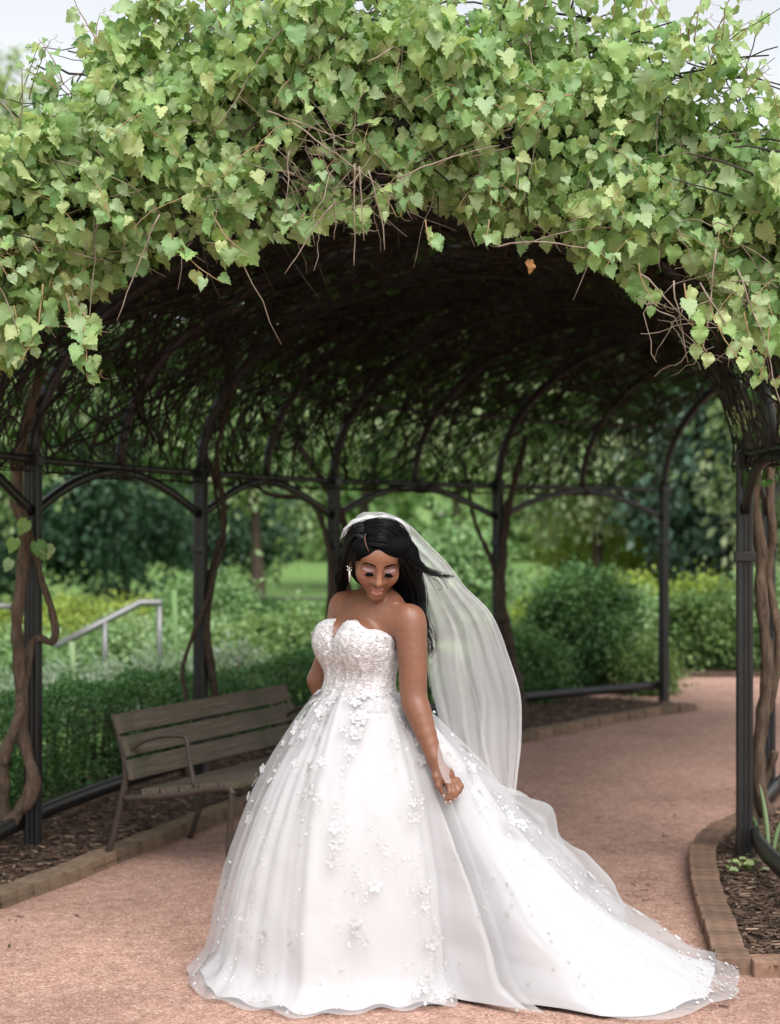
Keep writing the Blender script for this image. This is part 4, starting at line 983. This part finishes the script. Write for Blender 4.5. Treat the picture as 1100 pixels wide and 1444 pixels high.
strands(((517, 766, 5.76), (530, 768, 5.745), (548, 772, 5.755), (562, 784, 5.785), (572, 806, 5.83)), 45, .004, .010, .0011, .001, 20, .3)
strands(((518, 762, 5.765), (536, 760, 5.75), (554, 768, 5.77), (568, 788, 5.80), (578, 820, 5.88)), 60, .007, .014, .0011, .001, 20, .3)
strands(((517, 755, 5.775), (538, 750, 5.765), (558, 760, 5.785), (574, 784, 5.83), (584, 820, 5.91)), 60, .009, .016, .0011, .001, 20, .3)
strands(((519, 748, 5.785), (542, 746, 5.775), (562, 758, 5.80), (578, 785, 5.86), (588, 830, 5.93)), 110, .016, .022, .0013, .001, 20, .3)
strands(((520, 738, 5.80), (545, 736, 5.80), (566, 748, 5.83), (584, 785, 5.90), (592, 840, 5.95)), 90, .014, .02, .0013, .001, 20, .3)
strands(((512, 742, 5.81), (498, 748, 5.82), (488, 775, 5.87), (483, 812, 5.97)), 70, .014, .016, .0013, .001, 20, .3)
strands(((514, 768, 5.76), (507, 773, 5.765), (501, 784, 5.79), (494, 805, 5.86)), 40, .004, .008, .0011, .001, 20, .3)
strands(((514, 760, 5.765), (504, 764, 5.775), (496, 780, 5.81), (488, 808, 5.91)), 50, .007, .012, .0011, .001, 20, .3)
obj('strands', st.mesh('strands', M['hair']), hair)
pt = MB(); add_tube(pt, np.array(hp((515.5, 752, 5.764), (514.5, 760, 5.756), (516, 768, 5.749), (520, 778, 5.744))) - OFF, np.array((.0008, .0016, .0017, .0011)), 6)
k = NT('scalp'); M['scalp'] = k.done(k.pbr((.17, .085, .058), .7)); obj('parting', pt.mesh('parting', M['scalp']), hair)
# brows and lashes
for sd in (-1, 1):
    bl = MB(); t = np.linspace(0, 1, 10); bx = .012 + .04 * t; bz = .0195 + .011 * np.sin(t * 2.2) - .006 * t; by = .0912 - 5.6 * bx ** 2
    add_tube(bl, np.array([Hd(sd * a, b, c) for a, b, c in zip(bx, by, bz)]) - OFF, np.array((.0018, .003, .0035, .0036, .0035, .0032, .0028, .0023, .0016, .0008)), 5)
    obj('eyebrow', bl.mesh('eyebrow', M['hair_in']), person)
for sd in (-1, 1):
    ls = MB()
    for q in range(34):
        t = q / 33; x = sd * (.017 + .035 * t); y0 = .0862 - 11 * (abs(x) - .033) ** 2 - 1.2 * max(abs(x) - .033, 0); z0 = -.0075 + 3.0 * (abs(x) - .033) ** 2
        L = .0115 + .004 * t; p0 = Hd(x, y0, z0); p2 = Hd(x + sd * L * .5 * (t - .25), y0 + L * .75, z0 - L * .55)
        p1 = Hd(x + sd * L * .2 * (t - .2), y0 + L * .45, z0 - L * .5)
        add_tube(ls, np.stack([p0, p1, p2]) - OFF, np.array((.0014, .0011, .0005)), 3)
    t = np.linspace(0, 1, 14); bx = .0155 + .036 * t; add_tube(ls, np.array([Hd(sd * x, .0858 - 11 * (x - .033) ** 2 - 1.2 * max(x - .033, 0), -.0075 + 3 * (x - .033) ** 2) for x in bx]) - OFF, .002, 4)
    tag(obj('eyelashes', ls.mesh('eyelashes', M['hair_in']), person), kind='stuff')
# earring: drop of crystals
k = NT('crystal and silver'); M['crystal'] = k.done(k.pbr((.85, .83, .82), .15, None, .8, .5))
er = MB(); e0 = Hd(-.083, .012, -.032)
for dx, dz, r_ in ((0, 0, .007), (-.007, .006, .005), (.007, .005, .005), (-.006, -.006, .005), (.006, -.007, .005)):
    q = e0 + [dx, -.004, dz] - OFF; add_tube(er, np.array([q + [0, 0, r_ * .8], q, q - [0, 0, r_ * .8]]), np.array((.001, r_ * .75, .001)), 6)
add_tube(er, np.array([e0 + [0, -.004, -.008], e0 + [.001, -.004, -.022], e0 + [-.001, -.004, -.05]]) - OFF, np.array((.0035, .0052, .0008)), 6)
obj('earring', er.mesh('earring', M['crystal'], False), person)
nl = MB()
for tipc, dr in ((TH_TIP, (.004, -.004, -.012)),) + tuple((kn + np.array(q[2]), (-.003, -.003, -.012)) for q in fing[:3]):
    add_tube(nl, np.array([tipc + np.array(dr) * .2, tipc + np.array(dr) * .8, tipc + np.array(dr) * 1.3]) - OFF, np.array((.0035, .004, .0015)), 6)
k = NT('pale nail'); M['nail'] = k.done(k.pbr((.5, .3, .25), .3)); obj('fingernails', nl.mesh('fingernails', M['nail']), person)

# bodice -----------------------------------------------------------
k = NT('beaded lace'); v = k.coord()
vo = k.n('ShaderNodeTexVoronoi', Scale=150.0); k.l(v, vo.inputs['Vector'])
nz = k.noise(55, 5, v); f = k.math('GREATER_THAN', nz, .52)
c = k.mix(f, (.50, .475, .49), (.68, .67, .68)); sp = k.math('LESS_THAN', vo.outputs['Distance'], .22)
c = k.mix(k.math('MULTIPLY', sp, .6), c, (.82, .82, .83))
M['lace'] = k.done(k.pbr(c, .45, k.bump(k.math('ADD', k.math('MULTIPLY', nz, .8), k.math('MULTIPLY', vo.outputs['Distance'], -1.0)), .7, .004), .5))
FB = Field((-.36, 5.66, .94), (.14, 6.14, 1.40), .004)
torso(FB, .0075, .07)
sl, p = FB.sub(FB.lo, FB.lo + FB.h * FB.n)
q = p - np.array((-.10, 5.925, 0)); pl = q @ fl; pf = q @ fn_
pk = np.abs(pl) - .055; peak = np.exp(-(pk / np.where(pk < 0, .042, .13)) ** 2)
neck = 1.205 + .108 * peak * (pf > -.02) - .035 * np.exp(-(pl / .009) ** 2) * (pf > 0)
bone = 0.0045 * np.maximum.reduce([np.exp(-((pl - a - .25 * (p[..., 2] - 1.03)) / .006) ** 2) for a in (-.075, -.02, .03, .085)]) * (p[..., 2] < 1.19) * (pf > 0)
FB.D[sl] = smax(smax(FB.D[sl] - bone, p[..., 2] - neck, .006), .985 - p[..., 2], .006)
Vb, Fb = FB.mesh(); Vb = relax(Vb, Fb, 1, .4)
bodice = obj('bodice', npmesh('bodice', Vb - OFF, Fb, True, M['lace']), person)
# lace petals along the neckline and over the cups
k = NT('white lace petal'); df = k.n('ShaderNodeBsdfDiffuse'); df.inputs[0].default_value = (.555, .555, .565, 1); tl = k.n('ShaderNodeBsdfTranslucent'); tl.inputs[0].default_value = (.75, .75, .75, 1)
mx = k.n('ShaderNodeMixShader'); mx.inputs[0].default_value = .25; k.l(df.outputs[0], mx.inputs[1]); k.l(tl.outputs[0], mx.inputs[2]); M['petal'] = k.done(mx.outputs[0])
PET = np.array([(0, 0, 0), (.28, .3, .06), (.34, .7, .10), (0, 1, .08), (-.34, .7, .10), (-.28, .3, .06)]); PETF = np.array([(0, 1, 5), (1, 2, 5), (2, 4, 5), (2, 3, 4)])
def petals(P, N, size, name, parent, mat=None):
    n = len(P); tip = unit(np.cross(N, RNG.normal(0, 1, (n, 3)))); 
    return leaf_mass(name, P - OFF, tip, N, size, mat or M['petal'], parent, [(PET, PETF, PET[:, :2].copy())])
E1 = Vb[Fb[:, 1]] - Vb[Fb[:, 0]]; E2 = Vb[Fb[:, 2]] - Vb[Fb[:, 0]]; NB = unit(np.cross(E1, E2)); CB = Vb[Fb].mean(1)
fr_ = NB[:, 2] < .75
q = CB - np.array((-.10, 5.925, 0)); cl_ = q @ fl; cf = q @ fn_; pk = np.abs(cl_) - .055; nk = 1.203 + .112 * np.exp(-(pk / np.where(pk < 0, .042, .13)) ** 2)
wgt = np.where(fr_ & (cf > -.03), np.exp(-((nk - CB[:, 2]) / .045) ** 2) + .1, 0); wgt /= wgt.sum()
i = RNG.choice(len(CB), 420, p=wgt); petals(CB[i] + NB[i] * .001, unit(NB[i] + RNG.normal(0, .25, (420, 3))), RNG.uniform(.006, .014, 420), 'lace_petals', bodice)

# skirt -----------------------------------------------------------
hem = np.array([(-.717, 5.89), (-.62, 5.66), (-.42, 5.5), (-.26, 5.45), (-.024, 5.52), (.133, 5.55), (.206, 5.575), (.255, 5.69), (.454, 5.49), (.624, 5.33), (.873, 5.40), (1.086, 5.55), (1.157, 5.60),
                (1.27, 6.10), (1.05, 6.25), (.75, 6.4), (.35, 6.5), (-.05, 6.52), (-.4, 6.42), (-.62, 6.2), (-.70, 6.04)])
SC0 = np.array((-.113, 5.93))
hc = catmull(np.vstack([hem[-2:], hem, hem[:3]]), 1400); ang = np.unwrap(np.arctan2(hc[:, 1] - SC0[1], hc[:, 0] - SC0[0])); rad = np.linalg.norm(hc - SC0, axis=1)
NTH, NV = 640, 110
th_ = np.linspace(-math.pi, math.pi, NTH, endpoint=False)
o_ = np.argsort(ang); A3 = np.concatenate([ang[o_] + 2 * math.pi * j for j in (-2, -1, 0, 1, 2)]); R3 = np.concatenate([rad[o_]] * 5); oo = np.argsort(A3); rh = np.interp(th_, A3[oo], R3[oo])
ker = np.ones(5) / 5; rh = np.convolve(np.r_[rh[-2:], rh, rh[:2]], ker, 'valid')
SHORT = np.array([(.0, 1.05), (.10, 1.0), (.26, .88), (.47, .70), (.63, .50), (.75, .28), (.83, .09), (1.0, .012)])
LONG = np.array([(.0, 1.05), (.08, .98), (.21, .80), (.36, .58), (.54, .36), (.73, .18), (.88, .07), (1.0, .015)])
vs = np.linspace(0, 1, NV)
def skirt_grid(rscale=1.0, lift=0.0, ph=0.0, amp=1.0, hemz=0.0):
    e = np.clip((rh - .50) / .65, 0, 1)[:, None, None]
    ctrl = SHORT[None] * (1 - e) + LONG[None] * e
    pr = np.stack([catmull(ctrl[i], NV) for i in range(NTH)])
    wl = fl[:2]; ca, sa = np.cos(th_), np.sin(th_)
    a = ca * wl[0] + sa * wl[1]; b = ca * fn_[0] + sa * fn_[1]; r0 = 1 / np.sqrt((a / .142) ** 2 + (b / .108) ** 2)
    r = r0[:, None] + (rh[:, None] * rscale - r0[:, None]) * pr[..., 0]; z = pr[..., 1].copy()
    g = np.clip(vs, 0, 1)[None] ** .8
    t = th_[:, None] + .05 * np.sin(vs * 5 + th_[:, None] * 3)
    def ridge(x): return np.abs(np.sin(x)) ** 1.3
    fo = .5 * (ridge(4.5 * t + 1 + ph) - .6) + .35 * (ridge(8 * t + 2.1 + ph * 2) - .6) + .22 * np.sin(21 * t + ph) + .16 * np.sin(33 * t + 2 * ph)
    fo = fo * (.6 + .4 * np.sin(t * 2 + 1)) + np.clip((rh[:, None] - .7) / .4, 0, 1) * (.55 * np.sin(13 * t + 6 * vs[None] + ph) + .4 * np.sin(29 * t - 5 * vs[None]))
    A = .052 * g * amp * (1 - .55 * np.clip(vs[None] - .9, 0, .1) * 10)
    el = np.clip((rh - .6) / .6, 0, 1)[:, None]
    nr_ = 1 - .75 * el; r = r + fo * A * nr_; z = z + fo * A * .9 * el * np.sin(np.pi * np.clip(vs[None], 0, 1)) + lift * np.sin(np.pi * np.clip(vs[None] * .98, 0, 1))
    tn = math.atan2(5.69 - SC0[1], .255 - SC0[0]); dth = (th_ - tn + math.pi) % (2 * math.pi) - math.pi
    gr = np.exp(-(dth / .10) ** 2)[:, None] * np.clip((vs[None] - .25) / .6, 0, 1); r = r - .06 * gr
    r = r + lift * np.clip(vs[None] * 3, 0, 1)
    z = np.maximum(z, .008 + hemz) + .01 * np.sin(17 * th_ + ph)[:, None] * np.clip((vs[None] - .85) / .15, 0, 1) * .8 + .004
    Pg = np.stack([SC0[0] + r * ca[:, None], SC0[1] + r * sa[:, None], z], -1)
    wr = vnoise(Pg, 9, 71)[..., None] * .006 + vnoise(Pg, 24, 72)[..., None] * .002 + (vnoise(Pg * [1, 2.2, 1], 5, 73) * .02 * np.clip((rh[:, None] - .65) / .3, 0, 1))[..., None]
    return Pg + wr * g[..., None] * np.array((1, 1, .6))
def grid_mesh(name, G, mat, wrap=True, attrs=None):
    a, b = G.shape[:2]; ia = np.arange(a if wrap else a - 1); i, j = np.meshgrid(ia, np.arange(b - 1), indexing='ij'); i2 = (i + 1) % a
    Fg = np.stack([i * b + j, i2 * b + j, i2 * b + j + 1, i * b + j + 1], -1).reshape(-1, 4)
    return npmesh(name, G.reshape(-1, 3) - OFF, Fg, True, mat, attrs)
k = NT('white satin'); v = k.coord(); M['satin'] = k.done(k.pbr((.60, .593, .605), .6, k.bump(k.noise(60, 4, v), .1, .003), .3))
M['tulle'] = mat_tulle('white tulle', .38, (.66, .66, .675)); M['veil'] = mat_tulle('veil tulle', .31, (.96, .96, .98))
G0 = skirt_grid(.95, -.004, 0, 1.0); skirt = obj('skirt', grid_mesh('skirt', G0, M['satin']), person)
G1 = skirt_grid(1.0, .024, .1, 1.03); hv = np.tile(np.clip((vs - .93) / .07, 0, 1) * .12, (NTH, 1)).ravel()
obj('tulle_overskirt', grid_mesh('tulle_overskirt', G1, M['tulle'], True, {'gather': hv}), skirt)
# flowers sewn on the skirt
NG = unit(np.cross(np.roll(G1, -1, 0) - np.roll(G1, 1, 0), np.gradient(G1, axis=1))); 
sgn = np.sign((NG[..., :2] * (G1[..., :2] - SC0)).sum(-1, keepdims=True)); NG = NG * np.where(sgn == 0, 1, sgn)
fb = []; 
for ring, (np_, ln, tl_) in enumerate(((5, 1.0, .08), (5, .55, .3))):
    for q in range(np_):
        a = 2 * math.pi * (q + .5 * ring) / np_; ca, sa = math.cos(a), math.sin(a)
        X_ = PET[:, 0] * ln * .98; Y_ = PET[:, 1] * ln; Z_ = PET[:, 2] * ln + tl_ * Y_ * .6
        fb.append(np.stack([X_ * ca + Y_ * sa, -X_ * sa + Y_ * ca, Z_], 1))
FV = np.concatenate(fb); FF = np.concatenate([PETF + len(PET) * q for q in range(len(fb))])
flower_mesh = npmesh('flower', FV, FF, True, M['petal'])
facing = NG[..., 1] < .35
cl_c = [(th_[RNG.integers(0, NTH)], RNG.uniform(.12, .9)) for _ in range(400)]
cent = []
for a, b in cl_c:
    i_, j_ = int((a + math.pi) / (2 * math.pi) * NTH) % NTH, int(b * (NV - 1))
    if facing[i_, j_] and all(np.linalg.norm(G1[i_, j_] - G1[x, y]) > .13 for x, y in cent): cent.append((i_, j_))
pick = []
for x, y in cent[:24]:
    for _ in range(RNG.integers(3, 7)): pick.append(((x + int(RNG.normal(0, 7))) % NTH, int(np.clip(y + RNG.normal(0, 4), 4, NV - 8))))
for _ in range(40): pick.append((RNG.integers(0, NTH), RNG.integers(4, 42)))
pick = [q for q in pick if facing[q]][:230]
for x, y in pick:
    p_, n_ = G1[x, y] + NG[x, y] * .003, unit(NG[x, y] + RNG.normal(0, .08, 3)); fr3 = leaf_frames(unit(np.cross(n_, RNG.normal(0, 1, 3)))[None], n_[None])[0] * RNG.uniform(.016, .030)
    o = obj('flower', flower_mesh, skirt); o.matrix_world = Matrix([[*fr3[r], (p_ - OFF)[r]] for r in range(3)] + [[0, 0, 0, 1]])
# lace leaves between the flowers, denser near the waist and along the hem and the train's end
wv = np.exp(-((vs - .08) / .16) ** 2) * .25 + .012 + np.exp(-((vs - .955) / .03) ** 2) * .16; endw = np.clip((G1[..., 0] - .98) / .1, 0, 1) * .55
Wt = (wv[None] + endw) * facing; Wt *= np.linalg.norm(G1[..., :2] - SC0, axis=-1); 
for x, y in cent: Wt += .5 * facing * np.exp(-((np.arange(NTH)[:, None] - x) / 9.0) ** 2 - ((np.arange(NV)[None] - y) / 6.0) ** 2)
Wt = Wt.ravel() / Wt.sum(); i = RNG.choice(NTH * NV, 1100, p=Wt)
Pp = G1.reshape(-1, 3)[i] + RNG.normal(0, .003, (len(i), 3)); Np = NG.reshape(-1, 3)[i]; Pp = Pp + Np * .003
petals(Pp, unit(Np + RNG.normal(0, .06, Np.shape)), RNG.uniform(.008, .019, len(i)), 'lace_applique', skirt)
# billows of loose tulle lifting off the train
def billow(path, r0, lift, spread, seed, name='tulle_billow'):
    nu, nv = 60, 40; C = catmull([W(*q) for q in path], nu); rr = np.interp(np.linspace(0, 1, nu), np.linspace(0, 1, len(r0)), r0)
    Tn = unit(np.gradient(C, axis=0)); S = unit(np.cross(Tn, up)); a = np.linspace(-.25, math.pi * 1.12, nv)
    wob = 1 + .10 * np.sin(a[None] * 5 + np.linspace(0, 5, nu)[:, None] + seed) + .05 * np.sin(a[None] * 11 - np.linspace(0, 9, nu)[:, None])
    G = C[:, None] + (rr[:, None] * wob)[..., None] * (np.cos(a)[None, :, None] * S[:, None] * spread + np.sin(a)[None, :, None] * up * lift)
    G = G + vnoise(G, 8, seed)[..., None] * .012
    ga = .25 * np.abs(np.sin(a * 5 + seed)) ** 6; ga[:2] = .4; ga[-2:] = .4
    obj(name, grid_mesh(name, G, M['tulle'], False, {'gather': np.tile(ga, (nu, 1)).ravel()}), skirt)
billow(((650, 1110, 6.1), (700, 1150, 6.1), (738, 1182, 6.08), (770, 1205, 6.05), (785, 1228, 6.02)), (.02, .10, .125, .11, .02), 1.25, 1.25, 1)
billow(((700, 1170, 6.1), (765, 1232, 6.1), (825, 1282, 6.1), (865, 1315, 6.06), (888, 1345, 6.04)), (.03, .14, .155, .13, .02), 1.2, 1.2, 2)
billow(((640, 1110, 6.15), (680, 1150, 6.2), (720, 1190, 6.2), (750, 1215, 6.2)), (.02, .07, .09, .02), 1.2, 1.1, 3)

# veil -----------------------------------------------------------
rows = [(722, 512, 540, 5.87, .03), (730, 500, 562, 5.91, .06), (745, 500, 583, 5.96, .10), (775, 535, 610, 5.99, .12), (815, 575, 646, 6.03, .14), (865, 592, 690, 6.08, .15), (920, 598, 716, 6.12, .17), (975, 605, 733, 6.15, .18), (1030, 618, 735, 6.17, .18), (1080, 640, 732, 6.18, .16), (1135, 672, 726, 6.18, .12), (1180, 690, 722, 6.18, .08)]
rows = np.array(rows, float); nu, nv = 150, 130; rw = np.stack([catmull(rows[:, c], nu) for c in range(5)], 1)
ss = np.linspace(0, 1, nv)                             # from the front inner edge round the outer fold to the back inner edge
hx_ = np.interp(ss, [0, .12, .35, .5, .65, .88, 1], [.0, .22, .78, 1.0, .82, .3, .05]); hx_ = np.convolve(np.r_[[hx_[0]] * 6, hx_, [hx_[-1]] * 6], np.ones(13) / 13, 'valid'); hx_ /= hx_.max()
dy_ = np.interp(ss, [0, .5, 1], [-.5, 0.0, .5]); tt = np.linspace(0, 1, nu)
xpx = rw[:, 1:2] + (rw[:, 2:3] - rw[:, 1:2]) * hx_[None]
fold = .012 * np.sin(ss[None] * 31 + 2.5 * tt[:, None] + 1) + .011 * np.sin(ss[None] * 53 - 4 * tt[:, None]) + .008 * np.sin(ss[None] * 87 + 3 * tt[:, None])
Yv_ = rw[:, 3:4] + rw[:, 4:5] * dy_[None] + fold * np.clip(tt[:, None] * 4, .15, 1)
Xv = (xpx - 550) / FPX * Yv_ + fold * .25 * np.clip(tt[:, None] * 3, 0, 1) * (hx_[None] < .97); Zv = CAMH - (rw[:, :1] - HORIZ) / FPX * Yv_ + 0 * Xv
Gv = np.stack([Xv, Yv_, Zv], -1); Gv = Gv + vnoise(Gv, 7, 91)[..., None] * .008 * np.clip(tt * 3, 0, 1)[:, None, None]
ga = (np.clip(.20 - tt, 0, .2) * 1.6)[:, None] + .2 * np.clip(np.sin(ss[None] * 31 + 2.5 * tt[:, None] + 1) - .93, 0, 1) * 14 * (.35 + .65 * np.clip(1 - tt[:, None], 0, 1)) + .18 * np.clip(np.sin(ss[None] * 23 - 5.5 * tt[:, None]) - .96, 0, 1) * 25 + .10 * np.exp(-((ss[None] - .5) / .012) ** 2)
veil = obj('veil', grid_mesh('veil', Gv, M['veil'], False, {'gather': ga.ravel()}), person)
# gathered crown of the veil lying over the back of the head
nu, nv = 40, 60; a = np.linspace(-1.35, 1.15, nv); t = np.linspace(0, 1, nu)
base = np.stack([np.array([Hd(.108 * math.sin(q), -.012 - .02 * abs(q) - .10 * tt_, .035 + (.110 + .02 * tt_ * (1 - tt_)) * math.cos(q * .9) - .085 * tt_ ** 2) for q in a]) for tt_ in t])
base = base + (.004 * np.sin(a * 13)[None] * np.clip(t * 2.5 - .15, 0, 1)[:, None])[..., None] * u_h
obj('veil_crown', grid_mesh('veil_crown', base, M['veil'], False, {'gather': np.full(nu * nv, .3) + np.tile(.2 * np.clip(np.sin(a * 17), 0, 1), (nu, 1)).ravel()}), veil)
# a turn of net caught over the hand
nu, nv = 24, 24; Gh = np.zeros((nu, nv, 3))
for i_, t_ in enumerate(np.linspace(0, 1, nu)):
    l_ = W(618 - 3 * math.sin(t_ * 2.6) + 12 * t_ ** 2, 1050 + 54 * t_, 5.625); r_ = W(626 + 50 * t_ ** .8, 1046 + 62 * t_, 5.70 + .2 * t_)
    for j_, s_ in enumerate(np.linspace(0, 1, nv)): Gh[i_, j_] = l_ * (1 - s_) + r_ * s_ + np.array((0, -.012 * math.sin(math.pi * s_) + .003 * math.sin(9 * s_), 0))
obj('veil_turn', grid_mesh('veil_turn', Gh, M['veil'], False, {'gather': np.full(nu * nv, .02)}), veil)
